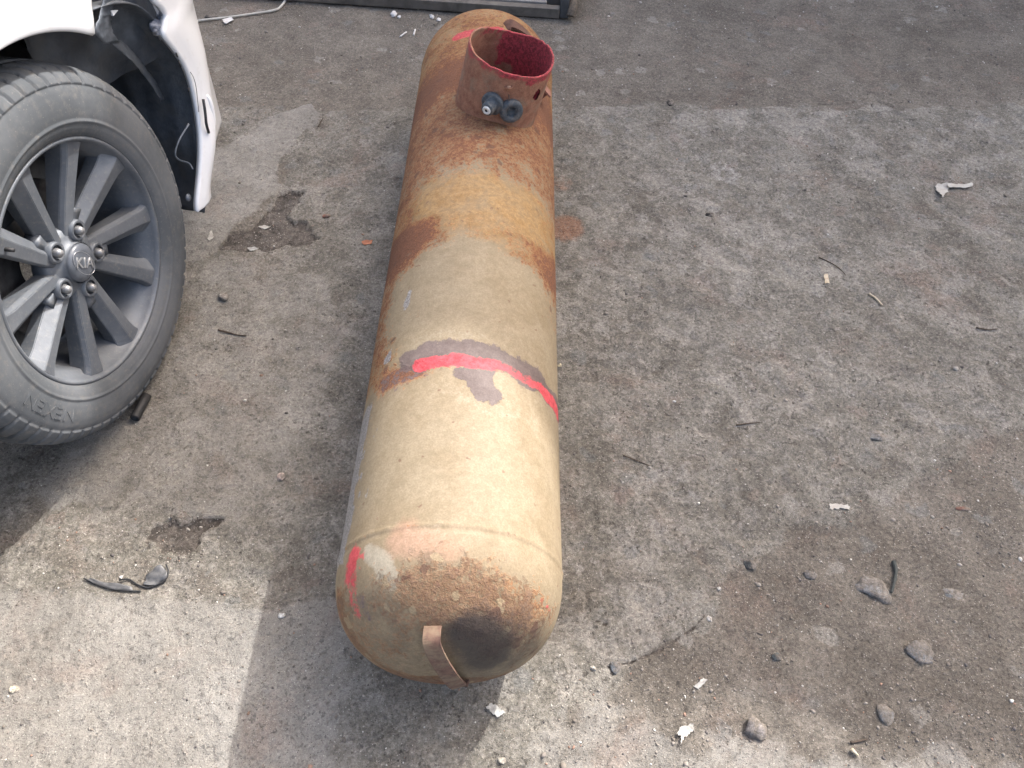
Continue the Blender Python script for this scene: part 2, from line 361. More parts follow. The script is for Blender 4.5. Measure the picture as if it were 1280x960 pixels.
# shallow dent over the flattened right shoulder
X0 = RR*np.sin(AA); Z0 = RR*np.cos(AA); PT = np.stack([X0, SS, Z0], -1)
tme = grid_mesh('shell', PT, wrap_v=True)
PH = np.degrees(np.where(AA > np.pi, AA-2*np.pi, AA))
def dist_path(pts, per=4):
    q = [hit(*p) for p in pts]; qq = [q[0]]
    for a, b in zip(q[:-1], q[1:]):
        n = max(1, int(np.linalg.norm(b-a)/.006)); qq += [a+(b-a)*k/n for k in range(1, n+1)]
    qq = np.array(qq); d = np.full(SS.shape, 1e9); lo, hi = qq[:, 1].min()-.2, qq[:, 1].max()+.2
    rows = np.where((sl_ > lo) & (sl_ < hi))[0]; sub = PT[rows]
    dd = np.full(sub.shape[:2], 1e9)
    for p in qq: dd = np.minimum(dd, ((sub-p)**2).sum(-1))
    d[rows] = np.sqrt(dd); return d
def B(pts, r, soft=None):
    soft = soft or r*.8; return ss(r+soft*.5, r-soft*.5, dist_path(pts))
n_a = fbm(X0, SS, Z0, f=7, o=5, seed=41)-.5; n_b = fbm(X0, SS, Z0, f=26, o=5, seed=52)-.5
n_s = fbm(X0*1.0, SS*.5, Z0*1.0, f=50, o=4, seed=57)-.5
Sw = SS+n_a*.11+n_b*.04; s_mid = hit(590, 452)[1]
topness = ss(70, 20, np.abs(PH))
def band(a, b, e=.02, s_=None): s_ = Sw if s_ is None else s_; return ss(a-e, a+e, s_)*ss(b+e, b-e, s_)
rust = .60*band(1.33, 1.75, .07)+.50*band(1.65, 2.2, .06)
rust += .52*band(1.095, 1.20, .035)*(.50+.50*ss(8, 40, np.abs(PH-2)))
rust += .30*band(1.0, 1.32, .03)*ss(42, 62, PH)
rust += .52*ss(-12, -48, PH+n_a*70+n_b*30)*band(.80, 1.34, .03)
rust += .18*ss(-38, -62, PH+n_a*50)*band(.50, .80, .03)
rust = rust+.50*B([(482, 486), (500, 474), (520, 468)], .018, .045)+.34*band(s_mid-.03, s_mid+.01, .02, SS)*ss(-60, -35, PH)*ss(10, -10, PH)
rust += .33*B([(540, 735), (600, 730), (650, 765)], .040, .13)+.20*B([(450, 780), (520, 790), (600, 780), (680, 790)], .075, .10)+.35*B([(425, 760), (440, 800), (480, 835), (540, 852)], .022, .045)
rust += .18*band(.34, .46, .02)
rust += .5*ss(95, 130, np.abs(PH))
rust += .40*np.exp(-((SS-TS0+.0015)/.0028)**2)*(.3+1.2*np.clip(n_b+.35, 0, 1))
rust = np.clip(rust, 0, 1)
ochre = np.clip(.70*band(1.10, 1.36, .05)+.80*band(1.62, 2.2, .05)+.32*ss(-20, -50, PH)*band(.5, 1.1)+.28*band(.80, .90, .02)+.25*B([(670, 730), (690, 700)], .03), 0, 1)
lim = ss(-27, -22, PH+n_a*8); 
redm = .92*band(s_mid-.016, s_mid+.013, .010, SS+n_b*.022)*lim*(1-.42*ss(14, 30, PH)*ss(64, 44, PH))
redm = redm*(.80+.6*np.clip(n_b+.3, 0, 1))
redm = np.maximum(redm, .95*B([(444, 698), (440, 725)], .022, .050)*np.clip(.80+2.6*n_b+1.2*n_s, 0, 1.1)); redm = np.maximum(redm, .60*B([(438, 735), (448, 768)], .012, .035))
redm = np.maximum(redm, .62*B([(676, 750), (688, 762)], .005, .018)); redm = np.maximum(redm, .50*B([(648, 722), (650, 724)], .002, .012))
redm = np.maximum(redm, .80*B([(572, 46), (600, 40), (625, 38)], .017, .010)); redm = np.maximum(redm, .36*B([(425, 760), (435, 800)], .010, .02))
wth = .047-.022*ss(8, 44, PH)
prim = .86*ss(s_mid-.034, s_mid-.004, SS+n_b*.045)*ss(s_mid+wth+.020, s_mid+wth-.016, SS+n_b*.045+n_a*.04)*ss(-46, -22, PH+n_a*30+n_b*20)*(.9+.6*n_b)
prim = np.maximum(prim, .46*band(s_mid-.050, s_mid+.02, .016, SS+n_b*.03)*ss(-60, -45, PH)*ss(0, -14, PH))
prim = np.maximum(prim, .85*ss(.034, .004, dist_path([(598, 460), (600, 474), (608, 490)])+n_b*.055)); prim = np.maximum(prim, .74*ss(.024, .002, dist_path([(575, 468), (600, 466)])+n_b*.045))
prim = np.maximum(prim, .66*ss(.010, .004, dist_path([(505, 452), (512, 444)])+n_b*.02)); prim = np.maximum(prim, .50*B([(450, 748), (460, 770)], .014, .02))
n_l = fbm(AA*TR*160, SS*22, f=1, o=4, seed=66)-.5
scr = .95*band(.485, .775, .03, SS+n_b*.05)*ss(-47, -55, PH+n_b*34+n_l*16)*ss(-112, -95, PH)
scr = np.maximum(scr, .72*ss(.016, .004, dist_path([(484, 450), (490, 436)])+n_b*.035)); scr = np.maximum(scr, .7*ss(.012, .003, dist_path([(492, 425), (520, 350)])+n_b*.05+.006))
soot = np.clip(.85*B([(592, 790), (600, 808), (606, 822)], .030, .050)+.58*B([(640, 800), (612, 838), (668, 800)], .042, .08)+.22*B([(550, 775), (610, 775)], .05, .08), 0, 1)
soot = np.clip(soot+.28*B([(550, 820), (560, 800)], .03, .04), 0, 1)
pale = np.clip(.85*ss(.022, .010, dist_path([(462, 690), (478, 705), (488, 728)])+n_b*.022)+.45*B([(500, 680), (540, 668)], .03, .04)+.40*band(s_mid+.045, s_mid+.075, .01)*topness+.40*band(s_mid-.10, s_mid-.03, .02)*ss(60, 20, np.abs(PH-20)), 0, 1)
grime_shade = np.clip(ss(.485, .405, SS+n_a*.10)*.75+.35*B([(560, 735), (620, 735)], .05, .08), 0, 1)  # brown mottling, plus shade on the near dome put into the colour
pink = np.clip(.75*B([(500, 676), (530, 680), (560, 684)], .030, .04)+.3*B([(505, 860), (515, 640)], .02), 0, 1)
set_col(tme, 'ta', np.stack([rust, ochre, redm], -1).reshape(-1, 3)); set_col(tme, 'tb', np.stack([prim, scr, soot], -1).reshape(-1, 3)); set_col(tme, 'tc', np.stack([pale, pink, grime_shade], -1).reshape(-1, 3))
def mat_tank():
    m = NT('old_tank_paint')
    rust, ochre, red, _ = m.attr('ta'); prim, scr, soot, _ = m.attr('tb'); pale, pink, grime_shade, _ = m.attr('tc')
    n0 = m.noise(5, 4, .6, off=3); n1 = m.noise(22, 6, .7, .4); n2 = m.noise(90, 5, .75, off=4); n3 = m.noise(330, 3, .75, off=8)
    def k(v, amp, src=n1, amp2=.45): return m.math('ADD', v, m.math('ADD', m.math('MULTIPLY', m.math('SUBTRACT', src, .5), amp), m.math('MULTIPLY', m.math('SUBTRACT', n2, .5), amp2)))
    c = m.mix(m.step(n1, .3, .7), (.212, .168, .108), (.264, .218, .150))
    c = m.mix(m.math('MULTIPLY', m.step(n0, .42, .62), .45), c, (.250, .212, .148))
    c = m.mix(m.step(k(ochre, .9), .35, .85), c, m.mix(m.step(n2, .3, .7), (.245, .142, .055), (.315, .208, .098)))
    c = m.mix(m.math('MULTIPLY', m.step(k(pale, .7), .3, .9), .8), c, (.345, .318, .255))
    c = m.mix(m.math('MULTIPLY', m.step(k(pink, .8), .3, .9), .5), c, (.37, .205, .145))
    # orange film then brown scale
    n4 = m.noise(160, 5, .8, .6, off=12)
    def kr(v, a1, a2, a3): return m.math('ADD', k(v, a1, amp2=a2), m.math('MULTIPLY', m.math('SUBTRACT', n4, .5), a3))
    c = m.mix(m.math('MULTIPLY', m.step(kr(rust, .8, 1.2, 1.2), .34, .54), .84), c, m.mix(m.step(n2, .3, .7), (.250, .115, .050), (.330, .178, .086)))
    c = m.mix(m.math('MULTIPLY', m.step(kr(rust, 1.0, 1.4, 1.5), .50, .68), .80), c, m.mix(m.step(n3, .3, .7), (.130, .050, .030), (.245, .100, .056)))
    c = m.mix(m.math('MULTIPLY', m.step(kr(rust, .9, 1.5, 1.6), .62, .80), .6), c, (.105, .058, .042))
    c = m.mix(m.math('MULTIPLY', m.step(kr(grime_shade, 2.3, 1.1, .9), .42, .58), .52), c, m.mix(m.step(n2, .35, .65), (.100, .078, .055), (.200, .160, .112)))
    vd = m.voro(38, vec=m.warp(.035, 40)); qd = m.t.nodes.new('ShaderNodeSeparateColor'); m.t.links.new(vd.outputs['Color'], qd.inputs[0])
    c = m.mix(m.math('MULTIPLY', m.math('MULTIPLY', m.step(m.math('SUBTRACT', .34, vd.outputs['Distance']), 0, .05), m.step(m.math('ADD', qd.outputs[0], m.math('MULTIPLY', m.math('MAXIMUM', m.math('MULTIPLY', rust, .8), grime_shade), .35)), 1.0, 1.04)), .72), c, (.115, .062, .045))
    c = m.mix(m.math('MULTIPLY', m.math('MULTIPLY', m.step(m.math('SUBTRACT', .36, vd.outputs['Distance']), 0, .05), m.step(m.math('ADD', qd.outputs[1], m.math('MULTIPLY', grime_shade, .25)), 1.0, 1.04)), .7), c, (.29, .235, .15))
    # scattered chips
    vc = m.voro(75, vec=m.warp(.02, 60)); q = m.t.nodes.new('ShaderNodeSeparateColor'); m.t.links.new(vc.outputs['Color'], q.inputs[0])
    chip = m.math('MULTIPLY', m.step(m.math('SUBTRACT', .26, vc.outputs['Distance']), 0, .06), m.step(m.math('ADD', q.outputs[0], m.math('MULTIPLY', m.math('MAXIMUM', rust, grime_shade), .30)), .93, .97))
    c = m.mix(m.math('MULTIPLY', chip, .65), c, (.15, .085, .060))
    c = m.mix(m.math('MULTIPLY', m.step(k(prim, .55, amp2=.75), .44, .54), .9), c, m.mix(m.step(n1, .3, .7), (.098, .076, .076), (.140, .112, .110)))
    rc = m.mix(m.step(n2, .3, .7), (.40, .040, .055), (.54, .085, .100))
    fr = m.math('MULTIPLY', m.step(k(red, .45, amp2=1.0), .38, .62), .92)
    c = m.mix(fr, c, rc)
    fs = m.step(k(scr, .5, amp2=.9), .42, .66)
    c = m.mix(m.math('MULTIPLY', fs, .9), c, m.mix(m.step(n3, .3, .7), (.17, .17, .172), (.40, .40, .405)))
    c = m.mix(m.math('MULTIPLY', m.step(kr(soot, .6, .5, .4), .15, .95), .86), c, (.040, .036, .036))
    c = m.mix(.50, c, m.mix(m.step(n3, .28, .72), (.72, .70, .68), (1.22, 1.2, 1.18)), 'MULTIPLY')
    c = m.mix(.42, c, m.mix(m.step(n2, .3, .7), (.76, .72, .68), (1.2, 1.2, 1.2)), 'MULTIPLY')
    rf = m.math('MULTIPLY', m.step(k(rust, 1.2, amp2=.9), .3, .7), 1)
    b = m.bump(m.math('MULTIPLY', n3, m.math('ADD', .25, rf)), .0012, .8); b = m.bump(m.math('MULTIPLY', n2, m.math('ADD', .15, rf)), .0018, .8, b)
    b = m.bump(m.math('SUBTRACT', 1, m.step(k(prim, .55, amp2=.75), .44, .54)), .0006, .6, b)
    return m.out(c, m.math('ADD', .60, m.math('MULTIPLY', rf, .30)), m.math('MULTIPLY', fs, .4), b, Specular_IOR_Level=.22)
TMAT = mat_tank()
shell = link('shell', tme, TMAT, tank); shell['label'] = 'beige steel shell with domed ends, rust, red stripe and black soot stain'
def flat_attrs(me, ta=(0, 0, 0), tb=(0, 0, 0), tc=(0, 0, 0)):
    n = len(me.vertices)
    for a, v in (('ta', ta), ('tb', tb), ('tc', tc)): set_col(me, a, np.broadcast_to(np.asarray(v, float), (n, 3)) if np.ndim(v) == 1 else v)
# --- collar around the valve opening, on the far top
PC = R(15); CS = 1.600; CR = .0965; CT = .302
ce = np.array([math.sin(PC), 0, math.cos(PC)]); ct = np.array([math.cos(PC), 0, -math.sin(PC)]); cy = np.array([0, 1., 0])
def collar_mesh(rad, n=220, m=44, z_off=0.):
    t = np.linspace(0, 2*np.pi, n, endpoint=False); h = np.linspace(0, 1, m); T, H_ = np.meshgrid(t, h, indexing='ij')
    u = rad*np.cos(T)*1.0; v = rad*np.sin(T)
    bot = np.sqrt(np.maximum(TR**2-u**2, 0))-.003
    top = CT+.0035*np.sin(T*2+1)+.003*np.sin(T*3)+.0014*(vnoise(T*9, T*0, seed=5)-.5)*2
    hh = bot+(top-bot)*H_
    dent = 1+.012*np.sin(T*2+.4)*H_
    return (u*dent)[..., None]*ct+(v*dent)[..., None]*cy+hh[..., None]*ce+np.array([0, CS, 0]), T, H_, hh
Po, T_, H_, hh = collar_mesh(CR); Pi_, _, _, _ = collar_mesh(CR-.0045)
def wall_hole(cu, ch, ru, rh):      # angle (deg), height above the axis, sizes
    return (((T_-R(cu))*CR/ru)**2+((hh-ch)/rh)**2) < 1
_o = tl(CAM)
def on_collar(px, py, rad=CR):
    d = TMi[:3, :3]@ray(px, py); o = _o-np.array([0, CS, 0]); ou = np.array([o@ct, o@cy]); du = np.array([d@ct, d@cy])
    a = du@du; b = 2*ou@du; c = ou@ou-rad**2; t = (-b-math.sqrt(max(b*b-4*a*c, 0)))/(2*a); q = _o+d*t
    l = q-np.array([0, CS, 0]); return q, math.degrees(math.atan2(l@cy, l@ct)) % 360, l@ce
_, a1, h1 = on_collar(671, 119); _, a2, h2 = on_collar(636, 110)
sk = wall_hole(a1, h1, .0105, .016) | wall_hole(a2, h2, .0045, .0055)
nn, mm = Po.shape[:2]
full = np.concatenate([Po, Pi_[:, ::-1]], 1)
skf = np.zeros((nn, 2*mm), bool); skf[:, :mm-1] = (sk[:, :-1] & sk[:, 1:]); 
ski = sk[:, ::-1]; skf[:, mm:2*mm-1] = (ski[:, :-1] & ski[:, 1:])
cme = grid_mesh('collar', full, wrap_u=True, wrap_v=True, skip=skf)
inner = np.concatenate([np.zeros((nn, mm)), np.ones((nn, mm))], 1); TT = np.concatenate([T_, T_], 1); HH = np.concatenate([H_, H_[:, ::-1]], 1)
nz = fbm(full[..., 0], full[..., 1], full[..., 2], f=30, o=4, seed=77)-.5
redc = inner*(.15+.85*ss(-.75, .35, np.cos(TT+.25)+.35*(HH-.5)+nz*2.2)) + (1-inner)*(.60*ss(.78, .95, HH+nz*.25)+.30*ss(.1, .3, nz+.14)*ss(-.1, .3, np.cos(TT)+.2))
cmeta = np.stack([np.full_like(redc, .78)+nz*.2, redc*0+.1, np.clip(redc, 0, 1)], -1).reshape(-1, 3)
flat_attrs(cme, cmeta, (0.0, 0, .0))
m = NT('rusty_collar_paint'); ru, _, rd, _ = m.attr('ta'); n1 = m.noise(35, 6, .75, .3); n2 = m.noise(170, 5, .75, off=3); n3 = m.noise(500, 3, .7, off=6)
c = m.mix(m.step(n1, .32, .68), (.195, .080, .050), (.330, .165, .105)); c = m.mix(m.math('MULTIPLY', m.step(n2, .52, .72), .6), c, (.30, .205, .12))
c = m.mix(m.math('MULTIPLY', m.step(m.noise(16, 4, .7, off=13), .52, .66), .55), c, (.215, .165, .115))
c = m.mix(m.step(m.math('ADD', rd, m.math('MULTIPLY', m.math('SUBTRACT', n2, .5), .9)), .36, .72), c, m.mix(m.step(n2, .40, .62), (.17, .030, .032), (.42, .055, .068)))
c = m.mix(.55, c, m.mix(m.step(n3, .3, .7), (.7, .7, .7), (1.25, 1.25, 1.25)), 'MULTIPLY')
CMAT = m.out(c, .78, 0, m.bump(n2, .0016, .9), Specular_IOR_Level=.35)
collar = link('collar', cme, CMAT, tank); collar['label'] = 'rusty round steel collar with crimson paint inside, open at the top'
# weld around the foot of the collar
t = np.linspace(0, 2*np.pi, 120, endpoint=False); wpts = []
for a in t:
    u = (CR+.002)*math.cos(a); v = (CR+.002)*math.sin(a); wpts.append(ct*u+cy*v+ce*(math.sqrt(TR**2-u*u)+.0005)+np.array([0, CS, 0]))
wpts.append(wpts[0]); wm = tube_me('weld_bead', wpts, [.0038+.0013*random.random() for _ in wpts], 7, False)
flat_attrs(wm, (.8, 0, 0)); link('weld_bead', wm, CMAT, tank)
# opening cover plate inside the collar
flm = lathe_me('valve_flange', [(.0005, .016), (.022, .016), (.024, .013), (.024, .004), (.060, .004), (.063, 0)], 40)
M_dark = simple('dark_rusty_steel', (.10, .062, .045), (.05, .035, .030), 80, .8)
fl = link('valve_flange', flm, M_dark, tank, loc=Vector(ce*TR+np.array([0, CS, 0])), rot=(0, PC, 0))
# rubber caps on the near side of the collar
M_cap = simple('blue_grey_plastic', (.065, .080, .095), (.030, .038, .047), 120, .6, dirt=(.16, .14, .12), dscale=60)
M_white = simple('old_white_plastic', (.72, .71, .68), (.5, .48, .44), 90, .5)
M_black = simple('black_rubber', (.022, .022, .024), (.012, .012, .013), 90, .65)
def on_face(px, py, off=0.):
    q, a, h = on_collar(px, py); nrm = ct*math.cos(R(a))+cy*math.sin(R(a)); return Vector(q+nrm*off), Vector(nrm)
def orient(o, d, loc): o.rotation_mode = 'QUATERNION'; o.rotation_quaternion = Vector(d).to_track_quat('Z', 'Y'); o.location = loc
p, nrm = on_face(617, 128, -.001)
k1 = link('valve_cap', lathe_me('valve_cap', [(.0245, 0), (.0255, .004), (.0255, .009), (.021, .012), (.0165, .0125), (.0165, .013), (.0145, .014), (.0145, .031), (.013, .034), (.0005, .034)], 40), M_cap, tank); orient(k1, nrm+Vector((-.25, 0, -.05)), p)
k1['label'] = 'blue grey screw cap with a white ring on its tip'
rg = link('white_ring', lathe_me('white_ring', [(.0035, .0), (.0035, .0035), (.0085, .0035), (.0095, .002), (.0095, 0)], 28), M_white, k1, loc=(0, 0, .0341))
link('ring_core', lathe_me('ring_core', [(.0034, -.001), (.0034, .0022), (.0003, .0022)], 18), M_black, k1, loc=(0, 0, .0341))
p, nrm = on_face(638, 137, -.001)
k2 = link('washer_knob', lathe_me('washer_knob', [(.0255, 0), (.027, .005), (.026, .012), (.021, .0155), (.014, .0150), (.0105, .012), (.0095, .004), (.0005, .0035)], 40), M_cap, tank); orient(k2, nrm+Vector((.05, 0, .12)), p)
k2['label'] = 'blue grey ring shaped knob without cap'
for i in range(4):
    a = i*math.pi/2+.6; link('spoke_rib', box_me('spoke_rib', .0095, .013, -.001, .001, .010, .0165), M_cap, k2, False, rot=(0, 0, a))
p, nrm = on_face(636, 118, .001); cl = link('cotter_wire', tube_me('cotter_wire', [p, p+Vector((.001, -.004, -.012)), Vector(on_face(637, 130, .010)[0])], .0014, 6), M_dark, tank)
p, nrm = on_face(636, 110, -.003)
M_brass = simple('worn_brass', (.55, .36, .24), (.30, .15, .09), 90, .45, .6)
bt = link('bolt', lathe_me('bolt', [(.0062, 0), (.0062, .004), (.0045, .0055), (.0004, .0058)], 6), M_brass, tank, False); orient(bt, nrm, p)
link('washer', lathe_me('washer', [(.0065, .0018), (.0105, .0018), (.0105, .003), (.0065, .003)], 24, closed=True), CMAT, tank, loc=p)
tank.children[-1].rotation_mode = 'QUATERNION'; tank.children[-1].rotation_quaternion = nrm.to_track_quat('Z', 'Y')
# bracket on the right flank behind the collar
M_brk = simple('flat_rust_plate', (.34, .17, .125), (.20, .085, .06), 60, .8, dirt=(.12, .05, .035))
q = tl(aty(686, 108, 1.62)); e = Vector((math.sin(R(50)), 0, math.cos(R(50))))
bk = link('side_bracket', box_me('side_bracket', -.004, .004, -.012, .012, 0, .030, .001), M_brk, tank, False)
orient(bk, e, Vector((0, 1.705, 0))+e*(TR-.003))
bk2 = link('bracket_tab', box_me('bracket_tab', -.014, .012, -.016, .016, .028, .033, .001), M_brk, tank, False); orient(bk2, e, Vector((0, 1.705, 0))+e*(TR-.003))
# strap handles welded to both heads
M_strap = simple('strap_steel', (.130, .072, .052), (.070, .036, .028), 90, .9, dirt=(.185, .140, .092), dscale=30, bumpd=.0008)
def strap(name, pts, side, width, thick, mat):
    pts = spline(pts, 7); side = [Vector(s).normalized() for s in side]; V = []; F = []
    for i, p in enumerate(pts):
        f = i/(len(pts)-1); k = f*(len(side)-1); a = side[int(k)]; b = side[min(int(k)+1, len(side)-1)]; s_ = a.lerp(b, k-int(k)).normalized()
        d = (pts[min(i+1, len(pts)-1)]-pts[max(i-1, 0)]).normalized(); s_ = (s_-d*s_.dot(d)).normalized(); n_ = d.cross(s_)
        for u, v in ((-1, -1), (1, -1), (1, 1), (-1, 1)): V.append(p+s_*u*width/2+n_*v*thick/2)
    for i in range(len(pts)-1):
        for k in range(4): F.append((i*4+k, i*4+(k+1) % 4, (i+1)*4+(k+1) % 4, (i+1)*4+k))
    F += [(3, 2, 1, 0), tuple((len(pts)-1)*4+k for k in range(4))]
    me = mesh(name, V, F); o = link(name, me, mat, tank, False)
    bv = o.modifiers.new('bevel', 'BEVEL'); bv.width = .0008; bv.segments = 2; return o
def hv(px, py): return Vector(hit(px, py))
p0 = hv(541, 784)
Y0 = (TM@p0).y
def wv_(px, py, Y): return Vector(tl(aty(px, py, Y)))
strap('strap_handle', [p0+Vector((0, .004, -.004)), wv_(540, 790, Y0-.010), wv_(540, 806, Y0-.026), wv_(549, 826, Y0-.038), wv_(560, 843, Y0-.044), wv_(571, 856, Y0-.040), wv_(575, 858, Y0-.030)], [(1, .05, 0), (1, .1, .05), (1, .2, .25), (1, .2, .4)], .025, .0042, M_strap)
q = wv_(575, 858, Y0-.036)
strap('strap_foot', [q, q+Vector((.004, .022, -.003)), q+Vector((.004, .05, -.006))], [(1, .2, .4), (1, 0, .2)], .026, .004, M_strap)
M_fs = simple('dark_strap', (.13, .060, .038), (.075, .035, .026), 70, .85)
def fh(px, py, lift): p = Vector(hit(px, py)); n_ = Vector((p.x, max(p.y-TS1, 0)*1.3, p.z)).normalized(); return p+n_*lift
strap('far_strap_handle', [fh(633, 36, -.004), fh(635, 33, .006), fh(641, 36, .011), fh(650, 42, .012), fh(660, 50, .010), fh(668, 58, -.002)], [(-.3, 1, .2), (-.3, 1, .1)], .030, .0045, M_fs)

# ================================================================== CAR
CYAW = R(-9.405); CO = (-.7995, 1.0508, 0)
car = empty('white_car', CO, CYAW, label='white car with damaged front bumper corner and grey alloy wheel, left edge of the yard', cat='car')
M_paint = NT('white_car_paint'); n1 = M_paint.noise(3, 4); n2 = M_paint.noise(40, 5, .7)
cc = M_paint.mix(M_paint.step(n1, .35, .7), (.74, .755, .78), (.80, .81, .82)); cc = M_paint.mix(M_paint.math('MULTIPLY', M_paint.step(n2, .52, .75), .28), cc, (.52, .50, .47))
M_paint = M_paint.out(cc, .38, 0, None, Coat_Weight=.6, Coat_Roughness=.12)
M_liner = simple('black_liner_plastic', (.078, .090, .106), (.046, .055, .068), 45, .6, bumpd=.002, dirt=(.075, .078, .080), dscale=18)
M_foam = simple('torn_grey_foam', (.34, .35, .39), (.10, .11, .14), 60, .85, bumpd=.003)
M_sheet = simple('bent_grey_steel', (.16, .18, .21), (.07, .085, .105), 30, .5, .3, bumpd=.002)
M_trim = simple('black_trim', (.03, .03, .032), (.015, .015, .017), 80, .5, bumpd=.0002)
# wheel -----------------------------------------------------------
RW = .352; WW = .213
wheel = bpy.data.objects.new('wheel', None); COL.objects.link(wheel); wheel.parent = car; wheel.location = (0, 0, .3555); wheel.empty_display_size = .05
# wheel space: X outward, angle measured from forward (Y) to up (Z)
prof = [(-.200, .222), (-.206, .250), (-.215, .285), (-.210, .318), (-.196, .338), (-.180, .3475), (-.150, .3508), (-.1471, .3509), (-.1469, .3430), (-.1381, .3430), (-.1379, .3516), (-.1085, .352), (-.1083, .3436), (-.0985, .3436), (-.0983, .352), (-.0655, .3516), (-.0653, .3435), (-.0560, .3435), (-.0558, .3508),
        (-.040, .3500), (-.026, .3485), (-.014, .3450), (-.004, .3390), (.0045, .3310), (.0095, .3225), (.0105, .3200), (.0088, .3185), (.0128, .3090), (.0158, .2960), (.0168, .2820), (.0163, .2700), (.0150, .2610), (.0165, .2590), (.0168, .2565), (.0148, .2545), (.0125, .2460), (.0085, .2375), (.0035, .2315), (-.003, .2285), (-.012, .2280)]
PR = np.array(prof)
# refine profile
def refine(a, n=3):
    o = [a[0]]
    for p_, q_ in zip(a[:-1], a[1:]):
        k = n if np.hypot(*(q_-p_)) > .006 else 1
        for i in range(1, k+1): o.append(p_+(q_-p_)*i/k)
    return np.array(o)
PR = refine(PR, 3); NA = 900; ta = np.linspace(0, 2*np.pi, NA, endpoint=False)
TA, JX = np.meshgrid(ta, PR[:, 0], indexing='ij'); RRt = np.repeat(PR[None, :, 1], NA, 0); JX = JX.copy()
dpt = np.zeros_like(TA)
kk = 68; ph = TA*kk/(2*np.pi)+JX*14
saw = np.abs((ph % 1)-.5)*2
sh = ss(.337, .343, RRt)*((JX > -.054) & (JX < -.0135)) 
dpt = np.maximum(dpt, .0085*sh*ss(.72, .82, saw))
ph2 = TA*kk*1/(2*np.pi)-JX*26; saw2 = np.abs((ph2 % 1)-.5)*2
for a, b in ((-.0975, -.066), (-.1375, -.109), (-.19, -.1475)): dpt = np.maximum(dpt, .005*ss(.345, .349, RRt)*((JX > a) & (JX < b))*ss(.80, .88, saw2))
# fine sipes on the outer shoulder
ph3 = TA*kk*4/(2*np.pi)+JX*60; saw3 = np.abs((ph3 % 1)-.5)*2
dpt = np.maximum(dpt, .0018*sh*ss(.72, .84, saw3)*((JX > -.046) & (JX < -.026)))
edge = ss(.316, .322, RRt)*(JX > -.0150)*(JX < .012); eg = .0040*edge*ss(.74, .84, np.abs(((TA*kk/(2*np.pi)-.0141*14+(JX+.0141)*6) % 1)-.5)*2); JX = JX-eg*.8; dpt = np.maximum(dpt, eg*.7)
# slight flattening where it carries the weight
zc = RRt*np.sin(TA); flat = np.where((zc < -.345) & (JX < .02), 1., 0.)
RRt = RRt-dpt
wob_t = .0006*(fbm(np.cos(TA)*RRt, np.sin(TA)*RRt, JX, f=30, o=3, seed=14)-.5)
PW = np.stack([JX+wob_t, RRt*np.cos(TA), RRt*np.sin(TA)], -1)
PW[..., 2] = np.maximum(PW[..., 2], -.3535)
tyme = grid_mesh('tyre', PW, wrap_u=True)
m = NT('dusty_tyre_rubber'); n1 = m.noise(6, 5, .65); n2 = m.noise(60, 5, .7); n3 = m.noise(400, 3, .7)
c = m.mix(m.step(n1, .35, .65), (.070, .078, .087), (.112, .120, .130)); c = m.mix(m.math('MULTIPLY', m.step(n2, .48, .75), .5), c, (.165, .155, .142))
vn = m.voro(140, vec=m.warp(.02, 30)); c = m.mix(m.math('MULTIPLY', m.step(vn.outputs['Distance'], .16, .08), .5), c, (.21, .20, .185))
TYM = m.out(c, .78, 0, m.bump(n3, .0004, .6), Specular_IOR_Level=.4)
tyre = link('tyre', tyme, TYM, wheel)
# raised lettering on the sidewall
def text_mesh(txt, size, extr, bevel=0.):
    cu = bpy.data.curves.new('letters', 'FONT'); cu.body = txt; cu.size = size; cu.extrude = extr; cu.bevel_depth = bevel; cu.align_x = 'CENTER'; cu.align_y = 'CENTER'; cu.resolution_u = 3
    o = bpy.data.objects.new('letters', cu); COL.objects.link(o); dg = bpy.context.evaluated_depsgraph_get(); me = bpy.data.meshes.new_from_object(o.evaluated_get(dg))
    bpy.data.objects.remove(o); return me
def sidewall_x(r): return np.interp(r, [.2545, .2565, .259, .261, .27, .282, .296, .309, .3185], [.0148, .0168, .0165, .015, .0163, .0168, .0158, .0128, .0088])
def side_text(txt, ang, rad, size, name='lettering', gap=1.0):
    me = text_mesh(txt, size, .0012)
    for v in me.vertices:
        x, y, z = v.co; a = R(ang)-gap*x/rad; r_ = rad+y
        v.co = (float(sidewall_x(r_))+.0002+z*.7, r_*math.cos(a), r_*math.sin(a))
    return link(name, me, TYM, wheel, False)
side_text('NEXEN', -158, .285, .034, gap=1.25)

# rim
M_rim = NT('grey_alloy'); n1 = M_rim.noise(9, 5, .6); n2 = M_rim.noise(120, 5, .7)
cc = M_rim.mix(M_rim.step(n1, .35, .7), (.105, .118, .136), (.160, .175, .197)); cc = M_rim.mix(M_rim.math('MULTIPLY', M_rim.step(n2, .5, .72), .5), cc, (.23, .22, .21))
M_rim = M_rim.out(cc, .56, .30, M_rim.bump(n2, .0003), Coat_Weight=.05, Coat_Roughness=.35)
bar = lathe_me('rim', [(.2290, -.010), (.2305, -.004), (.2315, .0015), (.2300, .0045), (.2265, .0050), (.2235, .0030), (.2215, -.004), (.2175, -.018), (.2090, -.028), (.2070, -.060), (.1990, -.110), (.1970, -.175), (.2060, -.196), (.2180, -.205)], 140, 'X')
rim = link('rim', bar, M_rim, wheel)
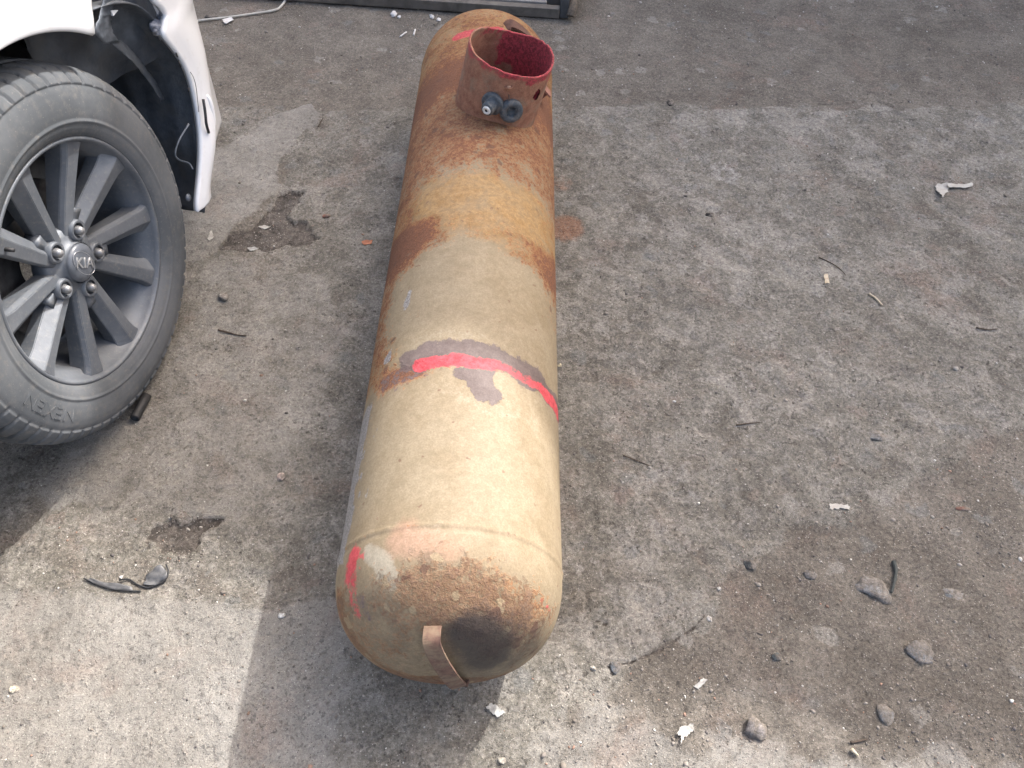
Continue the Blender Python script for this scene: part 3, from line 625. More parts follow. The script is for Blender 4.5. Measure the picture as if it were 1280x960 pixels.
# five pairs of arms
A0 = 48.
def arm(angc, end, w_in, w_out, flip):
    """one straight blade from beside its lug to the lip: broad flat face, one steep flank"""
    n = 12; V = []; F = []; sg = 1 if flip > 0 else -1
    a0 = R(sg*13); a1 = R(end); p0 = Vector((0, .047*math.cos(a0), .047*math.sin(a0))); p1 = Vector((0, .2215*math.cos(a1), .2215*math.sin(a1)))
    d = (p1-p0).normalized(); tan = Vector((0, -d.z, d.y))
    for i in range(n):
        f = i/(n-1); c_ = p0.lerp(p1, f); w_ = w_in+(w_out-w_in)*f
        if f > .84: w_ += ((f-.84)/.16)**1.5*.016
        top = -.026+.024*f**1.2; dep = .036+.014*f
        def pt(u, x): return c_+tan*(sg*u*w_/2)+Vector((x, 0, 0))
        V += [pt(-1.0, top-.019), pt(-.15, top-.001), pt(.84, top-.0035), pt(1.0, top-.013), pt(.88, top-dep), pt(-.84, top-dep)]
    for i in range(n-1):
        for k in range(6): F.append((i*6+k, (i+1)*6+k, (i+1)*6+(k+1) % 6, i*6+(k+1) % 6))
    F += [tuple(range(6)), tuple((n-1)*6+k for k in range(6))[::-1]]
    return V, F
arm_me = []
for sgn in (1, -1):
    V, F = arm(0, 15.5*sgn-9, .036, .052, sgn)
    bm = bmesh.new(); vs = [bm.verts.new(v) for v in V]; [bm.faces.new([vs[i] for i in f]) for f in F]
    bmesh.ops.recalc_face_normals(bm, faces=bm.faces); bmesh.ops.bevel(bm, geom=list(bm.edges), offset=.0011, segments=2, affect='EDGES')
    me = bpy.data.meshes.new('spoke'); bm.to_mesh(me); bm.free(); arm_me.append(me)
# web between the two arms of a pair (leaves a slot near the rim)
V = []; F = []
for i in range(8):
    f = i/7*.34; r_ = .040+.1805*f; ac = R(-7*f**.55*1.0); hw = R(14*f**.55)
    for u in (-1, 1):
        a = ac+u*hw*.9
        for x in (-.033+.012*f, -.058): V.append((x, r_*math.cos(a), r_*math.sin(a)))
for i in range(7):
    b = i*4; c = b+4; F += [(b, c, c+2, b+2), (b+1, b+3, c+3, c+1), (b, b+1, c+1, c), (b+2, c+2, c+3, b+3)]
F += [(28, 29, 31, 30)]
web = mesh('spoke_web', V, F)
for k in range(5):
    for me in arm_me: link('spoke', me, M_rim, wheel, False, rot=(R(A0+72*k), 0, 0))
    link('spoke_web', web, M_rim, wheel, True, rot=(R(A0+72*k), 0, 0))
hub = link('hub_disc', lathe_me('hub_disc', [(.0385, -.016), (.0395, -.024), (.052, -.028), (.064, -.034), (.068, -.042), (.068, -.065), (.055, -.075)], 80, 'X'), M_rim, wheel)
M_cap2 = simple('centre_cap_plastic', (.11, .12, .14), (.075, .085, .10), 60, .35)
cap = link('centre_cap', lathe_me('centre_cap', [(.0003, -.0085), (.022, -.0090), (.0330, -.0110), (.0365, -.0150), (.0375, -.026)], 48, 'X'), M_cap2, wheel)
M_silver = simple('bright_chrome', (.62, .63, .65), (.45, .46, .48), 60, .3, .7, bumpd=0)
me = text_mesh('KIA', .0280, .0007, .0003)
for v in me.vertices: x, y, z = v.co; v.co = (z-.0080, x*1.15, y*1.0)
kia = link('badge_lettering', me, M_silver, wheel, False, rot=(R(-42), 0, 0))
ringp = [(-.0092, .0325*math.cos(a), .0190*math.sin(a)) for a in np.linspace(0, 2*np.pi, 49)]
link('badge_ring', tube_me('badge_ring', ringp, .0006, 6, False), M_silver, wheel, rot=(R(-68), 0, 0))
M_nut = simple('lug_nut_steel', (.34, .35, .37), (.22, .22, .22), 100, .45, .6)
nutm = lathe_me('lug_nut', [(.0003, -.010), (.004, -.0105), (.0075, -.013), (.009, -.018), (.009, -.040)], 6, 'X')
wellm = lathe_me('lug_recess', [(.0185, -.0195), (.0165, -.0205), (.0140, -.0255), (.0115, -.0375), (.0003, -.038)], 28, 'X')
M_well = simple('recess_dark', (.055, .060, .068), (.03, .034, .04), 80, .6)
bossm = lathe_me('lug_boss', [(.0140, -.0205), (.0170, -.0190), (.0195, -.0205), (.0205, -.0300), (.0225, -.050)], 32, 'X')
for k in range(5):
    a = R(A0+72*k); p = (0, .060*math.cos(a), .060*math.sin(a))
    link('lug_boss', bossm, M_rim, wheel, loc=p); link('lug_recess', wellm, M_well, wheel, loc=p); link('lug_nut', nutm, M_nut, wheel, True, loc=p)
link('dust_shield', lathe_me('dust_shield', [(.05, -.118), (.17, -.120), (.193, -.128), (.193, -.132), (.05, -.124)], 64, 'X'), simple('hazed_shield_steel', (.115, .12, .128), (.07, .074, .08), 30, .8), wheel)  # shield added in grey so the spoke gaps take on lens haze
link('brake_disc', lathe_me('brake_disc', [(.06, -.100), (.062, -.092), (.145, -.092), (.147, -.094), (.147, -.112), (.06, -.112)], 64, 'X'), simple('brake_steel', (.15, .15, .155), (.08, .08, .085), 40, .5, .6), wheel)
cb = box_me('brake_caliper', -.135, -.082, -.055, .055, .105, .165, .008); link('brake_caliper', cb, M_well, wheel, rot=(R(0), 0, 0))
vs_ = link('tyre_valve', tube_me('tyre_valve', [(-.02, .199, 0), (-.004, .193, 0), (.004, .191, 0)], [.004, .0036, .003], 8), M_black, wheel, rot=(R(130), 0, 0))
# fender: outer skin with round arch, rolled lip
AC = .356; AR = .405; FX = .030
def fender_pt(a, k):      # a: angle round the arch, k 0 lip .. 1 top of the panel
    c_, s_ = math.cos(a), math.sin(a); y0 = AR*c_; z0 = AC+AR*s_
    yt = y0*(1+.10*k) ; zt = z0+(.90-z0)*k
    return yt, zt
V = []; nu, nv = 60, 16; Pf = np.zeros((nu, nv+3, 3))
for i in range(nu):
    f = i/(nu-1); a = R(52+(172-52)*f)      # from the torn front edge, over the top, to the rear
    y0 = AR*math.cos(a); z0 = AC+AR*math.sin(a)
    # front edge of the panel leans forward as it climbs
    lean = .135*(1-f)**2*1.0
    for j in range(nv):
        k = j/(nv-1); y = y0+lean*k*1.6+(y0)*.25*k; z = z0+(.905-z0)*k
        bulge = .012*math.exp(-((math.hypot(y, z-AC)-AR)/.035)**2)
        x = FX-.012+bulge-.055*max(0, (z-.66))**1.3*2 - .030*ss(.30, .42, np.array(y))
        Pf[i, j+3] = (x, y, z)
    e0 = Pf[i, 3]
    inn = np.array([0, -math.cos(a), -math.sin(a)])
    Pf[i, 2] = e0+inn*.003+np.array([-.004, 0, 0]); Pf[i, 1] = e0+inn*.002+np.array([-.012, 0, 0]); Pf[i, 0] = e0-inn*.002+np.array([-.022, 0, 0])
fm = grid_mesh('fender', Pf); fo = link('fender', fm, M_paint, car); sf = fo.modifiers.new('solid', 'SOLIDIFY'); sf.thickness = .0015; sf.offset = -1
# door / rear side and hood: outside the picture, but the car is all there to cast shade and to be stepped round
def panel(name, pts_fn, nu, nv, mat, th=.002):
    Pp = np.array([[pts_fn(i/(nu-1), j/(nv-1)) for j in range(nv)] for i in range(nu)], float)
    o = link(name, grid_mesh(name, Pp), mat, car); md = o.modifiers.new('solid', 'SOLIDIFY'); md.thickness = th; return o
ztop = .905
panel('door', lambda u, v: (FX-.030-.10*max(0, v-.72)**1.5-.22*max(0, .3-v), -.425-2.2*u, .24+(ztop-.24)*v), 20, 12, M_paint)
panel('hood', lambda u, v: (FX-.055-1.60*u, -.60+1.12*v, ztop+.010+.075*math.sin(math.pi*u)**.6-.10*v**3+.10*(1-v)*.6), 24, 16, M_paint)
panel('far_fender', lambda u, v: (-1.66, -2.6+3.1*u, .35+(ztop-.35)*v), 12, 6, M_paint)
panel('windscreen', lambda u, v: (FX-.12-1.46*u, -.60-.75*v, ztop+.07+.50*v), 10, 8, simple('dark_glass', (.03, .035, .04), (.03, .035, .04), 5, .05, bumpd=0))
panel('roof', lambda u, v: (FX-.22-1.26*u, -1.35-1.3*v, 1.475+.03*math.sin(math.pi*u)), 10, 8, M_paint)
panel('side_window', lambda u, v: (FX-.06-.16*v, -.72-1.9*u-.6*v*(1-u), .905+.56*v), 10, 6, simple('dark_side_glass', (.03, .035, .04), (.03, .035, .04), 5, .05, bumpd=0))
panel('floor_pan', lambda u, v: (FX-.14-1.5*u, -2.6+2.10*v, .235), 6, 6, M_dark)
# inner wheel house: dark moulded liner, ribbed
nu, nv = 90, 26; Pl = np.zeros((nu, nv, 3)); 
for i in range(nu):
    a = R(-26+(192+26)*i/(nu-1))
    for j in range(nv):
        k = j/(nv-1); wn = float(fbm(np.array([i*.12]), np.array([j*.35]), f=1, o=3, seed=19)[0]-.5)
        r_ = AR+.006+.020*k-.004*math.cos(k*40)*.5+.018*wn*(1 if a < R(75) else .35)
        # moulded step near the outer edge and torn forward part pulled outward
        if a < R(62): r_ += (.072*float(ss(-8, 12, np.array(math.degrees(a))))+.028*float(ss(-26, -18, np.array(math.degrees(a)))))*ss(62, 30, np.array(math.degrees(a)))*(1-.75*k)
        x = FX-.014-.30*k
        Pl[i, j] = (x, r_*math.cos(a), AC+r_*math.sin(a))
lm = grid_mesh('wheel_liner', Pl); lo = link('wheel_liner', lm, M_liner, car); md = lo.modifiers.new('solid', 'SOLIDIFY'); md.thickness = .003; md.offset = 1
# back wall of the wheel house
t_ = np.linspace(0, 2*np.pi, 60); bw = np.array([[(-.275-.01*math.sin(3*a), k*.56*math.cos(a), max(AC+k*.56*math.sin(a), .31)) for k in (0.02, .5, 1)] for a in t_]); wh = link('wheelhouse_wall', grid_mesh('wheelhouse_wall', bw), M_liner, car)
# bumper skin: free edge (torn) then wrapping round the corner
edge = [(.318, .222), (.329, .239), (.372, .282), (.415, .335), (.446, .385), (.463, .432), (.468, .470), (.462, .506), (.448, .540), (.434, .573), (.448, .588), (.463, .600), (.456, .620), (.444, .640), (.452, .68), (.470, .73)]
E_ = spline([Vector((0, y, z)) for y, z in edge], 4)
plan = [(0, 0), (-.001, .006), (.004, .020), (.006, .038), (.002, .060), (-.012, .085), (-.045, .125), (-.10, .175), (-.22, .235), (-.42, .285), (-.80, .31), (-1.2, .285), (-1.45, .20), (-1.62, .05)]
Pb = np.zeros((len(E_), len(plan)+1, 3))
for i, e in enumerate(E_):
    f = i/(len(E_)-1)
    for j, (dx, dy) in enumerate(plan):
        kz = min(1, dy/.2) if j < 10 else 1
        bul = .012*math.exp(-((e.z-.33)/.06)**2)*math.exp(-((dy-.035)/.035)**2)
        grow = 1+.9*ss(.40, .66, np.array(e.z)) if j < 8 else 1.2
        zz = e.z+(.20+(.72-.20)*f-e.z)*kz*.8
        y = e.y+dy*(grow if j < 8 else 1.25)
        if j >= 7: y = .46+dy*1.25+.03*math.sin(math.pi*f)
        Pb[i, j+1] = (FX+.004+dx+bul-.010*ss(.62, .75, np.array(e.z)), y, zz)
    Pb[i, 0] = Pb[i, 1]+np.array([-.010, .004, 0])
bme = grid_mesh('bumper', Pb); bo = link('bumper', bme, M_paint, car); md = bo.modifiers.new('solid', 'SOLIDIFY'); md.thickness = .0028; md.offset = -1
bo['label'] = 'white bumper corner torn loose with scratches along its edge'
CI = (Matrix.Translation(CO) @ Matrix.Rotation(CYAW, 4, 'Z')).inverted()
def cx(px, py, x):      # point on the line of sight at side distance x from the wheel plane, in car space
    o = CI@Vector(CAM); d = CI.to_3x3()@Vector(ray(px, py)); return o+d*((x-o.x)/d.x)
# lamp trim bulging from the corner, with a dark slot beside it
ft = [cx(257, 118, .040), cx(262, 128, .044), cx(265, 146, .044), cx(265, 160, .043), cx(261, 178, .038), cx(257, 192, .032)]
tm = tube_me('lamp_trim', spline(ft, 5), [.002+.006*math.sin(math.pi*min(1, (i+1)/22.))**.6 for i in range(26)], 10); link('lamp_trim', tm, M_paint, car)
sl2 = [cx(254, 124, .048), cx(256.5, 140, .052), cx(258, 155, .052), cx(261, 166, .050)]
link('trim_slot', tube_me('trim_slot', spline(sl2, 4), .0032, 6), M_trim, car)
# crack and chips on the bumper skin
link('skin_crack', tube_me('skin_crack', spline([cx(238, 90, .0405), cx(242, 97, .0415), cx(245, 108, .0415), cx(247, 125, .0410), cx(248.5, 140, .040)], 3), .0007, 5), M_trim, car)
for pts in ([(220, 66), (222, 71)], [(223, 76), (226, 84)], [(235, 110), (236, 115)]):
    link('edge_chip', tube_me('edge_chip', [cx(x, y, .0375) for x, y in pts], .0016, 5), M_trim, car)
# torn foam and bracket along the inside of the bumper
fp = [cx(190, -10, .018), cx(196, 2, .020), cx(203, 14, .020), (cx(202, 24, .018)), cx(196, 32, .016), cx(191, 36, .014), cx(198, 41, .018), cx(204, 44, .022)]
fmz = tube_me('torn_foam', spline(fp, 5), [.006+.006*random.random() for _ in range(36)], 9)
for v in fmz.vertices: v.co += Vector((random.gauss(0, .0012), random.gauss(0, .0018), random.gauss(0, .0018)))
link('torn_foam', fmz, M_foam, car)
# crumpled steel edge of the fender end
def ribbon(name, A, Bp, mat, jit=.003, nk=5):
    n = 24; a = spline(A, 24//(len(A)-1)+1)[:n+1]; b = spline(Bp, 24//(len(Bp)-1)+1)[:n+1]; n = min(len(a), len(b)); Pp = np.zeros((n, nk, 3))
    for i in range(n):
        for k in range(nk):
            q_ = a[i].lerp(b[i], k/(nk-1)); Pp[i, k] = (q_.x+random.gauss(0, jit), q_.y+random.gauss(0, jit*.6), q_.z+random.gauss(0, jit*.6))
    o = link(name, grid_mesh(name, Pp), mat, car); md = o.modifiers.new('solid', 'SOLIDIFY'); md.thickness = .0015; return o
ribbon('bent_flange', [cx(131, -14, .016), cx(127, 15, .018), cx(119, 40, .020), cx(137, 60, .0)], [cx(148, -14, .000), cx(142, 10, .000), cx(140, 35, -.004), cx(152, 58, -.02)], M_sheet, .0010)
ribbon('hanging_strip', [cx(136, 52, -.01), cx(150, 64, -.015), cx(170, 82, -.02), cx(195, 115, -.03), cx(205, 140, -.03)], [cx(150, 50, -.02), cx(164, 62, -.025), cx(182, 84, -.03), cx(200, 112, -.04), cx(210, 138, -.04)], M_liner, .0009)
tri = [cx(139, 13, .004), cx(148, 12.5, .004), cx(142, 20, .006)]
tv = [tuple(p) for p in tri]+[tuple(p+Vector((-.004, 0, 0))) for p in tri]
link('paint_flake', mesh('paint_flake', tv, [(0, 1, 2), (5, 4, 3), (0, 3, 4, 1), (1, 4, 5, 2), (2, 5, 3, 0)]), M_paint, car, False)
# dark shield closing the gap between fender and bumper, crumpled
nu, nv = 34, 30; Pg = np.zeros((nu, nv, 3)); gfb = fbm
for i in range(nu):
    for j in range(nv):
        u = i/(nu-1); v = j/(nv-1); y = .20+.34*u; z = .50+.36*v
        x = -.050-.05*math.sin(u*5+v*3)*.5+.05*float(fbm(np.array([u*4.]), np.array([v*4.]), f=1, o=4, seed=23)[0]-.5)
        Pg[i, j] = (x, y, z)
link('splash_shield', grid_mesh('splash_shield', Pg), M_liner, car)
lv = [cx(236, 155, .02), cx(224, 175, .01), cx(219, 192, .005), cx(224, 200, .006), cx(236, 204, .014), cx(241, 212, .02)]
link('liner_flap', tube_me('liner_flap', spline(lv, 5), .0022, 6), M_sheet, car)
link('liner_screw', lathe_me('liner_screw', [(.0003, .004), (.006, .003), (.0085, 0), (.0085, -.003)], 20, 'X'), M_sheet, car, loc=cx(236, 247, .012))
0 and ribbon('bumper_return', [cx(219, 252, -.03), cx(232, 254, .0), cx(244, 253, .03)], [cx(222, 244, -.03), cx(233, 240, .0), cx(244, 230, .03)], M_liner, .001)

# ================================================================== METAL FRAME at the far edge
A = at(706, 24); Bq = at(300, -3); dirv = Vector((Bq-A)); dirv.z = 0; ln = dirv.length; ang = math.atan2(dirv.y, dirv.x)
fr = empty('metal_panel', (A[0], A[1], float(gz(A[0], A[1]))), ang, label='grey metal door panel lying on the ground beyond the tank', cat='metal panel')
M_fr = simple('dull_grey_metal', (.125, .112, .098), (.070, .062, .053), 25, .75, 0, dirt=(.165, .145, .122), dscale=7)
M_fr2 = simple('pale_metal_strip', (.27, .265, .25), (.17, .16, .15), 30, .6, .1, dirt=(.13, .115, .098), dscale=8)
# local x along the panel (to the left in the photo), -y away from camera because of the turn
def bx(name, x0, x1, y0, y1, z0, z1, mat, bev=.003): return link(name, box_me(name, x0, x1, y0, y1, z0, z1, bev), mat, fr, False)
L_ = 1.9
bx('lower_rail', .02, L_, -.030, .0, .006, .040, M_fr)
bx('pale_strip', .07, L_*.98, -.066, -.031, .030, .046, M_fr2)
bx('upper_rail', .0, L_, -.150, -.067, .020, .070, M_fr)
bx('panel_sheet', .0, L_, -.95, -.151, .035, .060, M_fr)
bx('end_plate', -.012, .019, -.95, -.004, .006, .074, simple('dark_blue_grey_metal', (.075, .08, .085), (.04, .042, .045), 30, .6), .004)
sealp = [(-.020, .004, .02), (-.026, -.02, .045), (-.030, -.10, .055), (-.030, -.30, .055), (-.03, -.9, .055)]
link('rubber_seal', tube_me('rubber_seal', spline(sealp, 5), .016, 10), simple('frayed_brown_rubber', (.17, .135, .10), (.06, .05, .04), 150, .9, bumpd=.004), fr)

# ================================================================== BUILDING whose roof edge shades the yard (off to the right, ahead)
bld = empty('workshop_building', (4.5, 5.25, 0), math.atan2(-.287, 1), label='long pale workshop building ahead of the yard, shading the ground', cat='building')
M_wall = simple('grey_render', (.62, .60, .56), (.52, .50, .46), 3, .9, dirt=(.42, .40, .36), dscale=1)
M_roof = simple('roof_sheet', (.30, .29, .28), (.22, .21, .20), 6, .6)
M_gate = simple('brown_gate_paint', (.18, .13, .10), (.12, .09, .07), 6, .6)
link('wall', box_me('wall', -4.2, 3.4, .35, 5, 0, 5.8), M_wall, bld, False)
link('roof', box_me('roof', -4.4, 3.6, 0, 5.2, 5.803, 5.98), M_roof, bld, False)
for i in (1,):
    g = link('gate', box_me('gate', -8+i*6, -5+i*6, .28, .347, .01, 3.2), M_gate, bld, False)
    for k in range(6): link('gate_rib', box_me('gate_rib', -7.8+i*6+k*.5, -7.72+i*6+k*.5, .25, .279, .05, 3.1), M_gate, g, False)

# ================================================================== DEBRIS
def rock_mesh(name, sx, sy, sz, seed, rough=.22, sub=3):
    bm = bmesh.new(); bmesh.ops.create_icosphere(bm, subdivisions=sub, radius=1)
    V = np.array([v.co[:] for v in bm.verts]); n_ = fbm(V[:, 0]+seed*3.1, V[:, 1], V[:, 2], f=1.1, o=3, seed=seed)-.5; n2 = fbm(V[:, 0], V[:, 1]+seed, V[:, 2], f=4.5, o=3, seed=seed+5)-.5
    # a few cutting planes give broken faces
    rr_ = np.random.default_rng(seed)
    for _ in range(11):
        d = rr_.normal(size=3); d /= np.linalg.norm(d); h = .52+.30*rr_.random(); t = V@d; V = V-np.maximum(t-h, 0)[:, None]*d
    V = V*(1+rough*2*n_+rough*.5*n2)[:, None]
    for v, c in zip(bm.verts, V): v.co = (c[0]*sx, c[1]*sy, c[2]*sz)
    me = bpy.data.meshes.new(name); bm.to_mesh(me); bm.free(); return me
def stonemat(name, c, k=.6):
    m = NT(name); a = m.noise(90, 6, .75); b = m.noise(28, 5, .75, .4, off=3); g = m.noise(300, 4, .75, off=7)
    q = m.mix(m.step(a, .34, .66), tuple(v*k for v in c), tuple(v*1.1 for v in c))
    q = m.mix(m.math('MULTIPLY', m.step(b, .38, .50), .85), q, m.mix(m.step(a, .35, .65), (.125, .108, .090), (.215, .190, .163)))
    q = m.mix(.7, q, m.mix(m.step(g, .3, .7), (.6, .6, .6), (1.4, 1.4, 1.4)), 'MULTIPLY')
    return m.out(q, .92, 0, m.bump(g, .0016, .9, m.bump(b, .004, .9)), Specular_IOR_Level=.2)
RN = [0]
def rock(px, py, w_px, h_px, col, label, cat='stone', name='stone', bury=.35, height=None, rz=0., rough=.22, group=None, mat=None):
    RN[0] += 1; p = gp(px, py); depth = float((np.array(p)-CAM)@FW); k = depth/FPX; sx = w_px*k/2; el = math.atan2(CAMH, p.y); sy = h_px*k/2/math.sin(el)
    sz = height or min(sx, sy)*.6
    me = rock_mesh(name, sx, sy, sz, RN[0], rough); o = link(name, me, mat or stonemat(name+'_surface', col)); o.location = p+Vector((0, 0, sz*(1-2*bury))); o.rotation_euler = (0, 0, rz)
    return tag(o, label, cat, group)
def thin(name, px_pts, mat, label, cat, lift=.001, th=.0012, curl=.0, seed=0):
    """thin scrap: outline on the ground, real thickness, slightly curled"""
    P_ = [gp(x, y, lift) for x, y in px_pts]; c = sum(P_, Vector())/len(P_); bm = bmesh.new(); vs = [bm.verts.new(p-c) for p in P_]; f = bm.faces.new(vs)
    bmesh.ops.subdivide_edges(bm, edges=list(bm.edges), cuts=3, use_grid_fill=True); bmesh.ops.triangulate(bm, faces=list(bm.faces))
    bmesh.ops.subdivide_edges(bm, edges=list(bm.edges), cuts=1)
    rr_ = random.Random(seed+len(px_pts)*7+int(px_pts[0][0])); ph_ = rr_.random()*6
    mx = max(v.co.length for v in bm.verts)
    for v in bm.verts:
        if v.is_boundary: v.co.x += rr_.uniform(-.09, .09)*mx; v.co.y += rr_.uniform(-.09, .09)*mx
    for v in bm.verts: q = v.co/mx; v.co.z = .0+curl*mx*(q.x*q.x+.5*math.sin(q.y*3+ph_)+.5)+rr_.random()*.0006
    gm = bmesh.ops.extrude_face_region(bm, geom=list(bm.faces)); [v.co.__setattr__('z', v.co.z+th) for v in gm['geom'] if isinstance(v, bmesh.types.BMVert)]
    me = bm_done(bm, name); o = link(name, me, mat, None, False); o.location = c; return tag(o, label, cat)
def stick(name, px_pts, rad, mat, label, cat, lift=.001, taper=.5, n=7, dz=None):
    P_ = [gp(x, y, lift+rad) for x, y in px_pts]
    if dz: P_ = [p+Vector((0, 0, d)) for p, d in zip(P_, dz)]
    c = P_[0].copy(); pts = spline([p-c for p in P_], 5); me = tube_me(name, pts, [rad*(1-(1-taper)*i/(len(pts)-1))*(.85+.3*random.random()) for i in range(len(pts))], n)
    o = link(name, me, mat); o.location = c; return tag(o, label, cat)
M_twig = simple('twig_bark', (.085, .062, .045), (.045, .034, .026), 200, .9)
M_wood = simple('pale_wood', (.50, .43, .32), (.36, .29, .20), 120, .8)
M_paper = simple('dirty_paper', (.46, .445, .40), (.33, .31, .28), 70, .85, bumpd=.0003, dirt=(.34, .31, .27), dscale=70)
M_scrap = simple('grey_scrap', (.46, .46, .43), (.28, .27, .25), 90, .7)
M_wire = simple('black_wire', (.020, .021, .024), (.012, .012, .014), 90, .6)
M_green = simple('dark_green_rubber', (.060, .066, .060), (.030, .036, .034), 90, .8)
M_whitebit = simple('white_crumb', (.58, .57, .55), (.44, .42, .40), 90, .7)
M_orange = simple('orange_leaf', (.42, .17, .09), (.30, .11, .06), 90, .8)
# hose offcut by the wheel
a = gp(171, 527, .010); b = gp(186, 498, .011); hose = link('hose_piece', None or (lambda: (lambda d, L: lathe_me('hose_piece', [(.0100, 0), (.0104, .003), (.0100, L*.3), (.0103, L*.6), (.0100, L), (.0078, L), (.0076, 0)], 28, closed=True))(None, (b-a).length))(), M_black)
hose.rotation_mode = 'QUATERNION'; hose.rotation_quaternion = (b-a).to_track_quat('Z', 'Y'); hose.location = a; tag(hose, 'short black rubber hose offcut beside the tyre', 'hose')
rock(280, 371, 15, 13, (.36, .34, .31), 'grey stone chip right of the alloy wheel'); rock(353, 597, 13, 12, (.52, .42, .37), 'pinkish pebble between wheel and tank')
rock(354, 770, 12, 8, (.74, .74, .72), 'small white pebble in the shadow left of the tank', bury=.3)
rock(1150, 816, 44, 32, (.185, .188, .190), 'flat blue grey stone set in the dirt, the larger one near the right edge', bury=.56, height=.015, rz=-.35, rough=.42)
rock(946, 909, 38, 34, (.235, .215, .205), 'brown grey stone set in the dust near the bottom edge', bury=.50, height=.014, rough=.45)
rock(940, 703, 22, 17, (.075, .080, .080), 'dark cracked stone at the slab edge', bury=.4); rock(972, 820, 15, 12, (.09, .105, .105), 'small dark green stone in the brown dirt', bury=.35)
rock(1014, 716, 21, 14, (.17, .165, .16), 'grey oval stone right of the dark cracked one', bury=.42)
rock(770, 832, 15, 20, (.16, .175, .19), 'bluish stone at the corner of the broken slab', bury=.42)
rock(1094, 735, 46, 42, (.24, .24, .235), 'broad pale stone almost level with the dirt', bury=.66, height=.012, rough=.5); rock(1192, 741, 34, 28, (.20, .205, .205), 'flat grey stone right of the curved strip', bury=.64, height=.010, rough=.5)
rock(1110, 890, 24, 34, (.20, .20, .195), 'narrow grey stone near the lower right corner', bury=.52, height=.012)
rock(1100, 545, 30, 18, (.27, .262, .245), 'pale worn stone right of the tank, upper right ground', bury=.6, height=.010); rock(628, 950, 12, 9, (.5, .47, .4), 'cream pebble at the bottom edge', bury=.3)
rock(742, 835, 9, 8, (.55, .53, .48), 'cream pebble by the tank end', bury=.3)
rock(18, 862, 15, 10, (.72, .66, .52), 'cream stone chip at the left edge in the sun', bury=.3); rock(700, 458, 6, 6, (.7, .62, .42), 'yellow crumb touching the middle of the tank', bury=.3)
rock(888, 268, 13, 5, (.06, .055, .05), 'small black chip right of the tank', bury=.3); rock(262, 20, 20, 4, (.10, .09, .08), 'dark clod near the white cable', bury=.3)
rock(408, 270, 11, 7, (.33, .16, .12), 'reddish brick chip left of the tank', bury=.3); rock(65, 512+60, 8, 6, (.3, .28, .26), 'grey crumb in the shade under the car', bury=.3)
rock(1205, 634, 19, 6, (.24, .13, .10), 'thin red brown chip near the right edge', bury=.3); rock(900, 735, 7, 6, (.7, .68, .62), 'white crumb on the slab edge', bury=.3)
rock(838, 128, 9, 8, (.07, .065, .06), 'dark lump on the seam between the two floors', bury=.3); rock(888, 772, 8, 8, (.60, .58, .54), 'white pebble under the slab edge', bury=.3)
stick('twig', [(273, 413), (288, 417), (297, 419), (308, 421)], .0022, M_twig, 'short dark twig right of the wheel', 'twig')
stick('twig', [(779, 570), (795, 576), (812, 582)], .0016, M_twig, 'straight thin twig right of the tank middle', 'twig')
stick('twig', [(1024, 322), (1040, 330), (1052, 337), (1057, 344)], .0016, M_twig, 'bent thin twig in the upper right', 'twig')
stick('twig', [(920, 532), (935, 530), (950, 528)], .0018, M_twig, 'dark twig below the pale stain', 'twig'); stick('twig', [(1220, 410), (1235, 413), (1246, 412)], .002, M_twig, 'brown twig near the right edge of the ground', 'twig')
stick('twig', [(398, 160), (404, 150), (400, 156)], .0016, M_twig, 'tiny twig beyond the broken hollow', 'twig'); stick('twig', [(1065, 927), (1078, 925), (1086, 923)], .0022, M_twig, 'stubby twig at the lower right', 'twig')
stick('twig', [(1065, 936), (1074, 944)], .0035, M_wood, 'thick broken wood stub at the lower right', 'wood piece')
stick('bark_strip', [(1118, 700), (1121, 712), (1119, 726), (1115, 740)], .0040, M_green, 'curved dark green strip standing out of the dirt', 'strip', taper=.6)
stick('splinter', [(1086, 368), (1094, 374), (1102, 382)], .0028, M_wood, 'pale wood splinter in the upper right', 'wood splinter', taper=.8); stick('splinter', [(500, 46), (508, 40)], .003, M_whitebit, 'white stick lying left of the far tank end, the slanted one', 'stick', taper=1)
stick('splinter', [(517, 44), (519, 37)], .003, M_whitebit, 'white stick lying beside the far tank end, the upright one', 'stick', taper=1)
thin('wood_chip', [(1029, 345), (1034, 344), (1036, 355), (1031, 356)], M_wood, 'small yellow wood chip in the upper right', 'wood chip', curl=.1)
thin('folded_strip', [(1170, 232), (1183, 230), (1184, 240), (1177, 251), (1171, 243)], M_paper, 'creased white paper corner of the bent strip, upper right', 'paper scrap', curl=.25, lift=.002)
thin('folded_strip', [(1183, 232), (1214, 232), (1213, 236), (1184, 237)], M_paper, 'long white paper strip beside its creased corner, upper right', 'paper scrap', curl=.10, lift=.003)
thin('grey_scrap', [(607, 885), (615, 879), (631, 891), (622, 898)], M_scrap, 'grey rectangular scrap in front of the tank end', 'scrap', curl=.08, lift=.002)
thin('paper_scrap', [(846, 917), (852, 906), (866, 905), (868, 913), (857, 921), (850, 931), (853, 919)], M_paper, 'crumpled white paper scrap in the dust at the bottom', 'paper scrap', curl=.25)
thin('paper_scrap', [(1036, 630), (1060, 631), (1062, 637), (1050, 635), (1037, 637)], M_paper, 'flat white paper scrap at the slab edge on the right', 'paper scrap', curl=.06)
thin('white_chip', [(278, 25), (290, 21), (292, 26), (282, 30)], M_whitebit, 'white plaster chip beside the white cable', 'chip', curl=.1, lift=.004)
thin('orange_leaf', [(452, 303), (458, 301), (466, 302), (464, 306), (455, 307)], M_orange, 'small orange leaf left of the tank', 'leaf', curl=.15)
